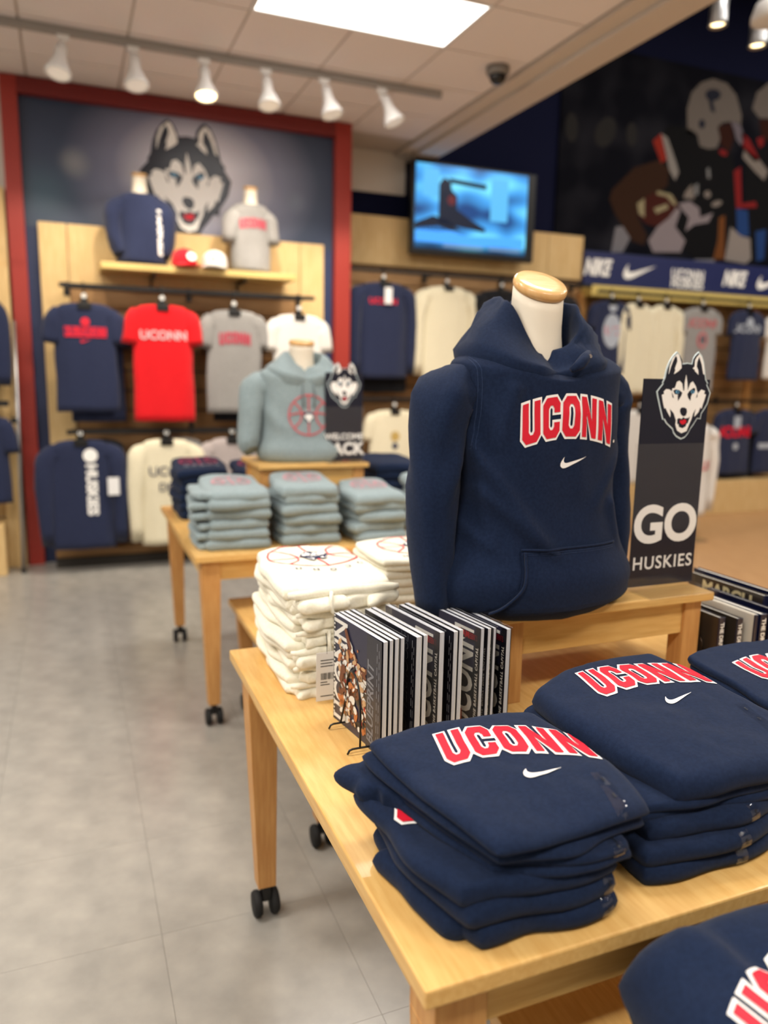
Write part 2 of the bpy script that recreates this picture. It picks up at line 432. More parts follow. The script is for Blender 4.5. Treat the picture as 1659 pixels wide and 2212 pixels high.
def area_light(name, loc, sx, sy, watts, parent, color=LIGHT_WARM, rot=(0, 0, 0)):
    d = bpy.data.lights.new(name, 'AREA'); d.shape = 'RECTANGLE'; d.size = sx; d.size_y = sy; d.energy = watts; d.color = color[:3]
    o = bpy.data.objects.new(name, d); COL.objects.link(o); o.location = loc; o.rotation_euler = rot
    if parent is not None: o.parent = parent
    return o
def troffer(x, y, z, n):
    t = thing('light_panel', 'white rectangular light panel set in the tiled ceiling' if n == 0 else 'unseen white light panel in the ceiling, lighting the room', 'ceiling light', (x, y, z), group=None if n == 0 else 'unseen ceiling light panels lighting the room')
    MB().box(0, 2 * T, 0, .02, -.004, .01).box(0, 2 * T, T - .02, T, -.004, .01).box(0, .02, .02, T - .02, -.004, .01).box(2 * T - .02, 2 * T, .02, T - .02, -.004, .01).build('frame', WHITEP, t)
    MB().box(.021, 2 * T - .021, .021, T - .021, 0, .004).build('diffuser', LPM, t)
    area_light('panel_glow', (T, T / 2, -.012), 2 * T - .1, T - .1, TROFFER_W * (1.0 if n < 10 else 1.5), t)
for n, (x, y) in enumerate(lights_at): troffer(x, y, ZC - .001, n)
# ceiling over the tall right room; its unseen light panels are added for brightness
struct('ceiling_high', DARKV, 3.0, 11.0, -3.0, 7.2, 5.6, 5.7)
for k, (x, y) in enumerate([(4.2, 0.6), (6.2, 2.8), (4.2, 3.4), (8.0, 4.6), (6.2, 0.2), (4.2, -1.8), (1.0 + 6.9, 1.8)]): troffer(x, y, 5.58, 10 + k)
bh = struct('trim_1', mat('bulkhead_plaster', (196, 186, 176), rough=0.8), 3.0, 3.22, -3.0, 7.0, ZC - 0.06, 5.6)
MB().box(2.88, 3.0, -3, 7, ZC - 0.03, ZC + .004).build('trim_2', mat('bulkhead_plaster', (0, 0, 0)), None)['kind'] = 'structure'
# walls
struct('wall_back', WALLN, 2.24, 11.0, 7.0, 7.15, 0, 5.6)
struct('trim_3', WALLW, 2.24, 3.0, 6.985, 6.999, 3.14, 3.5)
struct('wall_left', WALLW, -4.1, -4.0, -3, 7, 0, 3.5)
struct('wall_back_left', WALLW, -4.0, 2.24, YW + .06, YW + .2, 0, 3.5)
struct('wall_return', WALLN, 2.10, 2.24, YW + .2, 7.0, 0, 3.5)
struct('wall_right', WALLN, 10.9, 11.0, -3, 7.0, 0, 5.6)
struct('wall_front', WALLW, -4.0, 11.0, -3.1, -3.0, 0, 5.6)
# red portal around the husky graphic
pr = thing('portal_frame', 'tall brick red frame around the husky wall graphic', 'frame', (-.34, YW - .03, 0))
o3 = (-.34, YW - .03, 0)
bx('post', REDPOST, pr, -.345, -.235, YW - .07, YW + .06, 0, ZC - .01, .004, o3)
bx('post', REDPOST, pr, 2.10, 2.24, YW - .07, YW + .06, 0, ZC - .01, .004, o3)
bx('header', mat('dark_red_paint', (112, 26, 24), rough=0.5), pr, -.235, 2.10, YW - .07, YW + .06, ZC - .12, ZC - .01, .004, o3)
def mural_mat():
    m = bpy.data.materials.new('husky_mural_print'); m.use_nodes = True
    nt = m.node_tree; N = nt.nodes; L = nt.links; b = N['Principled BSDF']; b.inputs['Roughness'].default_value = 0.42
    tc = N.new('ShaderNodeTexCoord')
    mp = N.new('ShaderNodeMapping'); mp.inputs['Location'].default_value = (-1.0, 0, -2.98 * 1.35); mp.inputs['Scale'].default_value = (1.0, 0, 1.35)
    L.new(tc.outputs['Object'], mp.inputs[0])
    gr = N.new('ShaderNodeVectorMath'); gr.operation = 'LENGTH'; L.new(mp.outputs[0], gr.inputs[0])
    cr = N.new('ShaderNodeValToRGB'); e = cr.color_ramp.elements
    e[0].position = 0.25; e[0].color = lin((214, 212, 224)); e[1].position = 0.98; e[1].color = lin((40, 54, 80))
    x = e.new(0.62); x.color = lin((112, 114, 138))
    L.new(gr.outputs['Value'], cr.inputs[0])
    acc = cr.outputs[0]
    for (cx, cz, r, c, f) in ((.12, 2.97, .15, (150, 150, 150), .55), (.55, 2.93, .13, (176, 172, 180), .4), (1.78, 2.86, .12, (96, 104, 122), .7), (-.1, 2.75, .3, (50, 78, 96), .8), (1.5, 2.9, .18, (150, 150, 165), .35)):
        mp2 = N.new('ShaderNodeMapping'); mp2.inputs['Location'].default_value = (-cx, 0, -cz); mp2.inputs['Scale'].default_value = (1, 0, 1)
        L.new(tc.outputs['Object'], mp2.inputs[0])
        g2 = N.new('ShaderNodeVectorMath'); g2.operation = 'LENGTH'; L.new(mp2.outputs[0], g2.inputs[0])
        mr = N.new('ShaderNodeMapRange'); mr.inputs['From Min'].default_value = 0; mr.inputs['From Max'].default_value = r
        mr.inputs['To Min'].default_value = f; mr.inputs['To Max'].default_value = 0; mr.interpolation_type = 'SMOOTHSTEP'
        L.new(g2.outputs['Value'], mr.inputs['Value'])
        mx = N.new('ShaderNodeMix'); mx.data_type = 'RGBA'; L.new(mr.outputs[0], mx.inputs['Factor'])
        L.new(acc, mx.inputs[6]); mx.inputs[7].default_value = lin(c); acc = mx.outputs[2]
    L.new(acc, b.inputs['Base Color'])
    return m
mu = thing('wall_graphic', 'navy wall graphic with pale glow and a large husky head emblem', 'mural', (0, YW, 0))
bx('backing_board', mat('navy_board', (40, 52, 88), rough=0.5), mu, -.235, 2.10, 0, .05, 0, 2.5)
bx('graphic_panel', mural_mat(), mu, -.235, 2.10, -.002, .05, 2.5, ZC - .12)
def emblem(parent, o, U, V, s, halo=INKW, off=0.002, skip=(), dark=None, name='emblem'):
    dk = dark or SIGNN
    U = Vector(U) * s; V = Vector(V) * s
    last = None
    for k, (p, m) in enumerate((('halo', halo), ('head', dk), ('face', INKW), ('dark', dk), ('jaw', INKW), ('tongue', INKR), ('eyes', LBLUE), ('pupils', dk))):
        if p in skip: continue
        nm = {'halo': name, 'head': 'emblem_head', 'face': 'emblem_face', 'dark': 'emblem_markings', 'jaw': 'emblem_jaw', 'tongue': 'emblem_tongue', 'eyes': 'emblem_eyes', 'pupils': 'emblem_pupils'}[p]
        flat(nm, mesh2d(husky(p)), m, parent, o, U, V, off * (k + 1) * .35)
emblem(mu, (.925, -.002, 2.49), (1, 0, 0), (0, 0, 1), .86, halo=mat('emblem_edge', (30, 34, 46)), off=.004)
# birch display panel in front of the graphic, with slatwall, shelf, rods
bp = thing('display_backboard', 'birch wood display panel with dark rods under the husky graphic', 'display panel', (-.15, YW - .06, 0))
ob = (-.15, YW - .06, 0)
bx('side_stile', BIRCH, bp, -.15, .04, YW - .08, YW - .005, .12, 2.53, .004, ob)
bx('side_stile', BIRCH, bp, 1.80, 2.0, YW - .08, YW - .005, .12, 2.53, .004, ob)
bx('top_panel', BIRCH, bp, .045, 1.795, YW - .08, YW - .005, 2.09, 2.53, .004, ob)
for k in range(13):
    z = .14 + k * .15
    bx('slat', SLAT, bp, .045, 1.795, YW - .06, YW - .005, z, z + .138, .003, ob)
bx('plinth', mat('plinth_shadow_tone', (44, 40, 36), rough=.6), bp, -.15, 2.0, YW - .24, YW - .01, 0, .07, 0, ob)  # near-black colour paints the shadow gap at the fixture's foot
bx('deck', SLAT, bp, -.15, 2.0, YW - .20, YW - .065, .0705, .13, .003, ob)
def rod(x0, x1, y, z, wall_y, label, n=3, r=.014):
    t = thing('garment_rod', label, 'clothes rail', (x0, y, z))
    MB().box(x0, x1, y - .008, y + .008, z - .016, z + .016).build('bar', BLACKM, t, (x0, y, z), bevel=.002)
    for k in range(n):
        x = lerp(x0 + .05, x1 - .05, k / (n - 1))
        MB().tube([(x, y, z), (x, wall_y, z)], .008).box(x - .02, x + .02, wall_y - .006, wall_y, z - .05, z + .05).build('bracket', BLACKM, t, (x0, y, z))
    return t
rod(-.03, 1.83, YW - .38, 2.07, YW - .08, 'long black rail above the row of four tees')
rod(-.03, 1.83, YW - .38, 1.04, YW - .06, 'lower black rail above the long-sleeved shirts')
sh = thing('display_shelf', 'thin wooden shelf carrying two torsos and two caps', 'shelf', (.27, YW - .42, 2.21))
os_ = (.27, YW - .42, 2.21)
bx('board', mat('shelf_edge_wood', (206, 178, 112), rough=.4), sh, .25, 1.66, YW - .46, YW - .081, 2.19, 2.235, .004, os_)
for x in (.62, 1.28):
    MB().box(x - .006, x + .006, YW - .40, YW - .081, 2.155, 2.189).box(x - .006, x + .006, YW - .10, YW - .081, 2.10, 2.189).build('bracket', BLACKM, sh, os_)
# TV bay and the long right bay
tb = thing('birch_panelling', 'birch panelling under the television and behind the hanging tops', 'wall panelling', (2.4, 6.97, 0))
oo = (2.4, 6.97, 0)
for x0, x1 in ((2.245, 3.4), (3.405, 4.55), (4.555, 4.97)):
    bx('panel', BIRCH, tb, x0, x1, 6.90, 6.98, 2.49, 2.92, .004, oo)
for k in range(15):
    z = .14 + k * .156
    bx('slat', SLAT, tb, 2.245, 9.0, 6.92, 6.98, z, z + .144, .003, oo)
bx('base_cabinet', BIRCH, tb, 2.245, 9.0, 6.55, 6.98, 0, .38, .006, oo)
bx('valance', mat('valance_wood', (214, 190, 110), rough=.5), tb, 4.975, 9.0, 6.72, 6.90, 2.32, 2.43, .003, oo)
for k in range(6):
    bx('upright', MAPLEZ, tb, 4.95 + k * .8, 5.02 + k * .8, 6.86, 6.92, .38, 2.36, .003, oo)
rod(2.30, 4.90, 6.62, 2.40, 6.90, 'black rail under the television', 4)
rod(2.30, 4.90, 6.62, 1.27, 6.92, 'lower black rail in the television bay', 4)
rod(5.0, 8.9, 6.64, 2.36, 6.92, 'upper rail below the navy logo band', 5)
rod(5.0, 8.9, 6.66, 1.27, 6.92, 'lower rail in the bay below the navy logo band', 5)
# navy logo band
bd = thing('logo_band', 'long navy fascia band with repeated white logos', 'sign', (4.97, 6.9, 2.45))
ol = (4.97, 6.9, 2.45)
bx('band_board', BANDN, bd, 4.97, 9.0, 6.86, 6.98, 2.45, 2.78, .003, ol)
def squeeze(vf, k): return ([(a * k, b) for a, b in vf[0]], vf[1])
def band_print(n, vf, x, s=1.0):
    flat(n, ([(p[0] * s, p[1] * s) for p in vf[0]], vf[1]), INKW, bd, (x - ol[0], 6.859 - ol[1], 2.615 - ol[2]), (1, 0, 0), (0, 0, 1), .002)
band_print('lettering', squeeze(text_mesh('NIKE', .22, .05, .35), .66), 5.12)
band_print('swoosh_mark', mesh2d(place2d(swoosh(.42), dy=-.06)), 5.67)
band_print('lettering', squeeze(text_mesh('UCONN', .15, .03), .8), 6.33); 
v, f = text_mesh('HUSKIES', .12, .03); band_print('lettering', ([(a, b - .095) for a, b in v], f), 6.33)
band_print('lettering', squeeze(text_mesh('NIKE', .22, .05, .35), .66), 6.99)
band_print('swoosh_mark', mesh2d(place2d(swoosh(.42), dy=-.06)), 7.55)
# football mural: a flat printed picture above the band
fm = thing('football_mural', 'dark photo mural of football players above the logo band', 'mural', (4.66, 6.98, 2.78))
of = Vector((4.66, 6.98, 2.78))
MUR = bpy.data.materials.new('mural_backdrop_print'); MUR.use_nodes = True
nt = MUR.node_tree; N = nt.nodes; L = nt.links
n1 = N.new('ShaderNodeTexNoise'); n1.inputs['Scale'].default_value = 2.2; n1.inputs['Detail'].default_value = 1
c1 = N.new('ShaderNodeValToRGB'); c1.color_ramp.elements[0].position = .45; c1.color_ramp.elements[0].color = lin((9, 10, 18)); c1.color_ramp.elements[1].position = .8; c1.color_ramp.elements[1].color = lin((34, 34, 40))
t1 = N.new('ShaderNodeTexCoord'); L.new(t1.outputs['Object'], n1.inputs['Vector']); L.new(n1.outputs['Fac'], c1.inputs[0]); L.new(c1.outputs[0], N['Principled BSDF'].inputs['Base Color'])
N['Principled BSDF'].inputs['Roughness'].default_value = .95; N['Principled BSDF'].inputs['Specular IOR Level'].default_value = .1
bx('mural_sheet', MUR, fm, 4.66, 9.0, 6.972, 6.99, 2.785, 4.75, 0, of)
def mprint(name, loops, rgb, k, rough=.5):
    rgb = tuple(int(v * .66) for v in rgb)
    for vf in [mesh2d([g]) for g in loops]: flat(name, vf, mat('mural_ink_%d_%d_%d' % rgb, rgb, rough=.9, spec=.1), fm, (0, 6.971 - 6.98, 0), (1, 0, 0), (0, 0, 1), .0006 * k)
def el(cx, cy, rx, ry, rot=0):
    l = circle(0, 0, rx, ry, 20)[0]; c, s_ = cos(radians(rot)), sin(radians(rot))
    return [[(cx + p[0] * c - p[1] * s_, cy + p[0] * s_ + p[1] * c) for p in l]]
mprint('crowd_light', [[[(0.21,1.19),(0.208,1.136),(0.195,1.089),(0.172,1.056),(0.143,1.042),(0.113,1.049),(0.086,1.076),(0.066,1.118),(0.056,1.17),(0.058,1.223),(0.072,1.269),(0.094,1.302),(0.123,1.316),(0.153,1.31),(0.18,1.283),(0.2,1.241)]],[[(0.666,1.17),(0.636,1.115),(0.592,1.071),(0.54,1.044),(0.49,1.04),(0.448,1.059),(0.421,1.097),(0.413,1.149),(0.425,1.206),(0.454,1.261),(0.498,1.305),(0.549,1.331),(0.599,1.336),(0.641,1.318),(0.669,1.28),(0.677,1.228)]],[[(0.947,1.216),(0.946,1.171),(0.934,1.132),(0.913,1.104),(0.887,1.092),(0.859,1.098),(0.834,1.12),(0.815,1.155),(0.806,1.199),(0.807,1.243),(0.819,1.282),(0.839,1.31),(0.865,1.322),(0.893,1.317),(0.918,1.295),(0.937,1.26)]]], (60, 58, 58), 1)
mprint('trousers', [[[(0.752,0.283),(0.882,0.304),(0.974,0.232),(0.865,0.035),(0.715,0.024)]],[[(1.795,0.468),(1.979,0.582),(2.154,-0.02),(1.852,-0.016)]]], (168, 164, 172), 1)
mprint('jersey', [[[(1.208,1.203),(1.346,1.357),(1.627,1.37),(1.899,1.241),(2.237,1.187),(2.428,0.771),(2.59,0.085),(1.846,0.033),(1.428,0.293),(1.317,0.755)]],[[(2.437,1.21),(2.765,1.297),(3.201,1.299),(3.382,0.141),(2.59,0.085)]]], (26, 27, 30), 2)
mprint('arm', [[[(1.26,1.004),(1.392,0.926),(1.391,0.762),(1.236,0.63),(1.114,0.618),(1.028,0.563),(1.031,0.401),(1.172,0.224),(1.132,0.126),(0.975,0.161),(0.742,0.398),(0.646,0.55),(0.673,0.643),(0.936,0.889)]]], (74, 48, 34), 3)
mprint('football', [[[(1.552,0.587),(1.562,0.52),(1.53,0.452),(1.461,0.392),(1.367,0.351),(1.262,0.334),(1.163,0.343),(1.084,0.378),(1.037,0.432),(1.029,0.497),(1.06,0.564),(1.127,0.623),(1.218,0.665),(1.322,0.683),(1.422,0.675),(1.503,0.641)]]], (92, 42, 34), 4)
mprint('football_stripe', [[[(1.006,0.538),(1.097,0.603),(1.116,0.408),(1.04,0.439)]],[[(1.23,0.512),(1.398,0.575),(1.428,0.531),(1.272,0.46)]],[[(1.261,0.693),(1.451,0.675),(1.536,0.588),(1.494,0.565),(1.391,0.645),(1.252,0.655)]]], (206, 192, 150), 5)
mprint('gloves', [[[(1.189,0.178),(1.298,0.33),(1.445,0.437),(1.54,0.551),(1.595,0.522),(1.537,0.35),(1.694,0.218),(1.643,0.092),(1.263,0.064)]],[[(1.555,0.59),(1.712,0.629),(1.849,0.57),(1.873,0.475),(2.051,0.54),(1.997,0.437),(1.804,0.396),(1.683,0.314),(1.718,0.461),(1.627,0.525)]]], (190, 176, 182), 5)
mprint('shoulder_patch', [[[(1.15,1.174),(1.251,1.263),(1.352,1.014),(1.281,0.974)]]], (196, 62, 46), 4)
mprint('shoulder_stripe', [[[(1.251,1.263),(1.341,1.229),(1.478,1.005),(1.527,0.908),(1.486,0.819),(1.4,0.913),(1.332,1.081)]]], (190, 182, 176), 4)
mprint('helmet', [[[(1.603,1.298),(1.569,1.546),(1.613,1.712),(1.732,1.829),(1.885,1.888),(2.082,1.871),(2.227,1.776),(2.333,1.579),(2.331,1.493),(2.196,1.504),(2.067,1.473),(2.008,1.419),(2.062,1.308),(2.021,1.209),(1.906,1.186),(1.787,1.2),(1.735,1.315),(1.589,1.366)]],[[(2.477,1.669),(2.521,1.841),(2.669,1.957),(2.942,2.044),(3.244,1.944),(3.362,1.666),(2.591,1.589)]]], (150, 140, 132), 4)
mprint('helmet_marks', [[[(2.013,1.745),(2.008,1.722),(1.986,1.699),(1.953,1.681),(1.912,1.671),(1.87,1.67),(1.833,1.678),(1.808,1.694),(1.797,1.715),(1.802,1.738),(1.823,1.761),(1.857,1.778),(1.897,1.789),(1.939,1.79),(1.976,1.783),(2.002,1.767)]],[[(1.846,1.676),(1.912,1.671),(1.959,1.553),(1.892,1.567)]],[[(1.831,1.429),(1.83,1.411),(1.822,1.395),(1.809,1.383),(1.792,1.377),(1.775,1.379),(1.759,1.387),(1.748,1.4),(1.742,1.418),(1.744,1.435),(1.752,1.451),(1.765,1.463),(1.781,1.469),(1.799,1.468),(1.814,1.46),(1.826,1.446)]]], (52, 56, 72), 5)
mprint('face', [[[(2.019,1.434),(2.198,1.486),(2.252,1.331),(2.204,1.183),(2.069,1.252)]],[[(2.593,1.575),(3.006,1.629),(3.051,1.331),(2.655,1.381)]]], (70, 36, 26), 4)
mprint('face_guard', [[[(2.183,1.503),(2.332,1.484),(2.405,1.35),(2.361,1.273),(2.285,1.335),(2.24,1.425)]]], (150, 140, 150), 5)
mprint('red_accent', [[[(2.342,1.414),(2.472,1.358),(2.651,1.162),(2.586,1.13),(2.421,1.232)]],[[(2.295,1.001),(2.389,1.06),(2.455,0.675),(2.657,0.719),(2.687,0.657),(2.379,0.619)]],[[(2.58,1.372),(2.672,1.407),(2.697,1.328),(2.634,1.281)]],[[(2.178,1.156),(2.168,1.147),(2.149,1.142),(2.126,1.142),(2.102,1.146),(2.08,1.155),(2.065,1.166),(2.057,1.178),(2.059,1.189),(2.07,1.198),(2.088,1.203),(2.111,1.204),(2.135,1.199),(2.157,1.191),(2.173,1.18),(2.18,1.167)]]], (176, 46, 48), 5)
mprint('white_accent', [[[(2.417,1.256),(2.651,1.162),(2.8,1.056),(2.751,0.952),(2.599,1.034),(2.403,1.158)]],[[(1.637,0.717),(1.724,0.806),(1.773,0.659),(1.619,0.653)]],[[(2.164,0.668),(2.165,0.656),(2.155,0.642),(2.135,0.627),(2.109,0.615),(2.08,0.607),(2.053,0.604),(2.032,0.606),(2.02,0.614),(2.019,0.626),(2.029,0.64),(2.049,0.654),(2.075,0.667),(2.104,0.675),(2.131,0.678),(2.152,0.676)]],[[(1.995,0.728),(1.993,0.713),(1.985,0.7),(1.971,0.69),(1.954,0.686),(1.936,0.687),(1.92,0.694),(1.909,0.705),(1.903,0.719),(1.905,0.734),(1.913,0.747),(1.927,0.757),(1.944,0.762),(1.962,0.761),(1.978,0.754),(1.989,0.742)]]], (176, 164, 156), 5)
mprint('blue_accent', [[[(2.379,0.619),(2.554,0.61),(2.611,0.34),(2.433,0.316)]],[[(2.702,0.398),(2.861,0.436),(2.872,0.105),(2.762,0.072)]]], (50, 88, 160), 5)
mprint('towel', [[[(2.324,0.416),(2.487,0.33),(2.629,0.316),(2.674,0.091),(2.597,0.035),(2.281,0.054)]]], (196, 184, 176), 6)
mprint('orange_accent', [[[(2.143,0.499),(2.227,0.531),(2.273,0.063),(2.111,0.052),(2.154,0.254)]]], (150, 92, 48), 5)
mprint('jersey_number', [[[(1.757,0.8),(1.806,0.824),(1.819,0.711),(1.769,0.696)]],[[(1.905,0.982),(1.942,1.0),(1.968,0.894),(1.929,0.885)]]], (170, 170, 172), 6)
# television
def tv_mat():
    m = bpy.data.materials.new('television_picture'); m.use_nodes = True
    nt = m.node_tree; N = nt.nodes; L = nt.links; b = N['Principled BSDF']; b.inputs['Base Color'].default_value = (0, 0, 0, 1); b.inputs['Roughness'].default_value = .2
    tc = N.new('ShaderNodeTexCoord'); sp = N.new('ShaderNodeSeparateXYZ'); L.new(tc.outputs['Generated'], sp.inputs[0])
    nx = N.new('ShaderNodeTexNoise'); nx.inputs['Scale'].default_value = 3.2; nx.inputs['Detail'].default_value = 0.5
    L.new(tc.outputs['Generated'], nx.inputs['Vector'])
    cr = N.new('ShaderNodeValToRGB'); e = cr.color_ramp.elements
    e[0].position = .30; e[0].color = lin((26, 60, 110)); e[1].position = .72; e[1].color = lin((110, 205, 235))
    x = e.new(.5); x.color = lin((60, 140, 205)); L.new(nx.outputs['Fac'], cr.inputs[0])
    mr = N.new('ShaderNodeMapRange'); mr.inputs['From Min'].default_value = .0; mr.inputs['From Max'].default_value = .14; mr.inputs['To Min'].default_value = .08; mr.inputs['To Max'].default_value = .95
    L.new(sp.outputs['Z'], mr.inputs['Value'])
    L.new(cr.outputs[0], b.inputs['Emission Color']); L.new(mr.outputs[0], b.inputs['Emission Strength'])
    return m
tv = thing('television', 'flat screen television showing a blue picture on the navy wall', 'television', (3.6, 6.8, 3.0))
ot = (3.6, 6.8, 3.0)
MB().box(2.96, 4.26, 6.72, 6.80, 2.59, 3.40).build('casing', BLACKP, tv, ot, bevel=.008)
MB().box(3.4, 3.8, 6.80, 6.90, 2.8, 3.2).box(3.55, 3.65, 6.90, 6.999, 2.93, 3.1).build('wall_mount', BLACKM, tv, ot)
bx('screen', tv_mat(), tv, 2.99, 4.16, 6.716, 6.719, 2.64, 3.375, 0, ot)
def tvp(name, loops, rgb, k, st=.8):
    m = mat('tv_ink_%d_%d_%d' % rgb, (0, 0, 0), rough=.2, emit=rgb, estr=st)
    for g in loops: flat(name, mesh2d([g]), m, tv, (2.99 - ot[0], 6.715 - ot[1], 2.64 - ot[2]), (1.17, 0, 0), (0, 0, .735), .0006 * k)
tvp('picture_figure', [[[(.2, .45), (.2, .78), (.24, .86), (.3, .82), (.31, .72), (.36, .66), (.36, .5), (.5, .38), (.62, .3), (.62, .25), (.2, .32)]], [[(0, .3), (.15, .4), (.28, .36), (.4, .25), (.2, .22), (0, .22)]]], (30, 34, 48), 1)
tvp('picture_bar', [[[(.28, .86), (.62, .83), (.62, .77), (.3, .8)]]], (12, 26, 44), 1)
tvp('picture_head', [el(.31, .6, .035, .06)], (96, 40, 44), 2)
tvp('picture_window', [rect(.06, .2, .62, .95), rect(.66, .82, .4, .92)], (90, 175, 225), 1)
tvp('picture_desk', [[[(0, .08), (.02, .24), (.2, .28), (.45, .18), (.6, .2), (.98, .22), (.98, .1), (.5, .08)]]], (70, 150, 235), 1, .95)
tvp('picture_caption', [rect(.25, .6, .035, .07), rect(.66, .95, .04, .075)], (120, 150, 190), 2, .6)
# track light rail with six heads
tr = thing('track_rail', 'slim grey lighting track under the tiled ceiling', 'light track', (-1.2, 5.39, ZC))
bx('rail', mat('track_grey', (150, 146, 142), rough=.5), tr, 0, 3.78, -.018, .018, -.05, -.003, .003)
def spot(name, loc, target, watts, parent, angle=70):
    d = bpy.data.lights.new(name, 'SPOT'); d.energy = watts; d.spot_size = radians(angle); d.spot_blend = .6; d.shadow_soft_size = .04; d.color = (1, .88, .72)
    o = bpy.data.objects.new(name, d); COL.objects.link(o); o.parent = parent
    o.location = loc; o.rotation_euler = (Vector(target) - Vector(loc)).to_track_quat('-Z', 'Y').to_euler()
GLOW = mat('lamp_glow', (255, 240, 200), emit=(255, 226, 170), estr=3.0)
heads = [(.07, 'first white track spotlight at the track\'s end by the red frame\'s left corner'), (.47, 'white track spotlight second along the track, above the red frame'), (.90, 'white track spotlight with warm glowing lens, above the husky\'s ears'), (1.30, 'white track spotlight fourth along the track, right of the glowing one'), (1.70, 'white track spotlight fifth along the track, above the frame\'s end'), (2.12, 'last white track spotlight, beyond the red frame')]
for k, (x, lab) in enumerate(heads):
    t = thing('track_spotlight', lab, 'spotlight', (x, 5.39, ZC - .05), group='white spotlights on the ceiling track')
    tilt = (.12, .05, 0.0, .05, .22, .42)[k]
    M = Matrix.Rotation(radians(-14), 3, 'X') @ Matrix.Rotation(-tilt * .8 + (.25 if k < 1 else 0), 3, 'Y')
    MB().box(-.035, .035, -.016, .016, -.03, .0).tube([(0, 0, -.03), (0, 0, -.07)], .012).build('mount', WHITEP, t)
    MB().lathe([(.02, -.06), (.032, -.065), (.034, -.13), (.04, -.155), (.066, -.215), (.076, -.235), (.076, -.248), (.07, -.25), (.064, -.238)], 20, M=M).build('lamp_head', WHITEP, t, smooth=True)
    c = M @ Vector((0, 0, -.242))
    MB().lathe([(.062, -.003), (.062, .003)], 20, c=c, M=M).build('lens', GLOW if k == 2 else mat('lens_glass', (230, 225, 215), rough=.2, emit=(255, 246, 230), estr=.15), t)
    spot('lamp_light', tuple(c + M @ Vector((0, 0, -.03))), (0.15 * (k - 2), 1.0, -1.9), TRACK_W, t)
# dome camera
dc = thing('dome_camera', 'small dark dome security camera on the ceiling near the bulkhead', 'security camera', (2.72, 4.83, ZC))
MB().lathe([(.075, 0), (.078, -.03), (.072, -.05), (.055, -.055)], 24).build('housing', mat('camera_grey', (120, 116, 112), rough=.5), dc, smooth=True)
MB().lathe([(.056, -.05), (.054, -.075), (.04, -.098), (.02, -.108), (.002, -.11)], 24).build('dome', mat('smoked_dome', (18, 18, 20), rough=.1), dc, smooth=True)
# hanging can lights, high on the right
for k, (x, y, z, lab) in enumerate([(4.32, 4.6, 3.98, 'chrome cylinder spotlight beside the bulkhead, upper right'), (4.70, 4.6, 3.91, 'chrome cylinder spotlight hung right beside the glowing round lamp')]):
    t = thing('can_light', lab, 'spotlight', (x, y, z), group='chrome can spotlights')
    MB().lathe([(.045, .16), (.058, .15), (.06, -.02), (.064, -.05), (.058, -.052), (.05, -.03)], 24).build('can', SILVER, t, smooth=True)
    MB().lathe([(.048, -.036), (.048, -.03)], 20).build('lens', GLOW, t)
    MB().tube([(0, 0, .15), (0, 0, 5.6 - z)], .008).build('stem', BLACKM, t)
t = thing('round_pendant', 'bright round lamp cut by the top edge of the photo', 'pendant lamp', (4.39, 4.2, 3.83))
MB().lathe([(.03, .14), (.10, .10), (.125, .02), (.125, -.01), (.11, -.015)], 28).build('shade', WHITEP, t, smooth=True)
MB().lathe([(.108, -.012), (.108, -.002)], 28).build('diffuser', mat('pendant_glow', (255, 255, 255), emit=(245, 250, 255), estr=3.5), t)
MB().tube([(0, 0, .14), (0, 0, 1.73)], .008).build('stem', BLACKM, t)
# left side bay beyond the red post
lb = thing('left_bay_panel', 'birch wall panel with a black rail left of the red frame', 'display panel', (-.5, YW, 0))
bx('panel', BIRCH, lb, -.9, .14, -.03, .05, .38, 2.75, .003)
bx('stile', BIRCH, lb, .02, .14, -.10, -.031, 0, 2.2, .003)
bx('base_cabinet', BIRCH, lb, -.9, .02, -.35, -.031, 0, .37, .003)
bx('rail', BLACKM, lb, -.9, .10, -.30, -.28, 2.36, 2.40)
bx('rail', BLACKM, lb, -.9, .10, -.30, -.28, 1.22, 1.26)
pc = thing('pull_down_pole', 'slim silver pole leaning on the panel left of the red frame', 'pole', (-.375, 6.12, 0))
MB().tube([(0, 0, .02), (.02, .03, .9), (.035, .1, 1.82)], [.014, .014, .012], 12).build('shaft', SILVER, pc, smooth=True)
MB().lathe([(.02, 0), (.02, .02), (.012, .03)], 12).build('foot', RUBBER, pc)
MB().box(-.02, .02, -.02, .02, 1.1, 1.14).build('clip', BLACKP, pc)

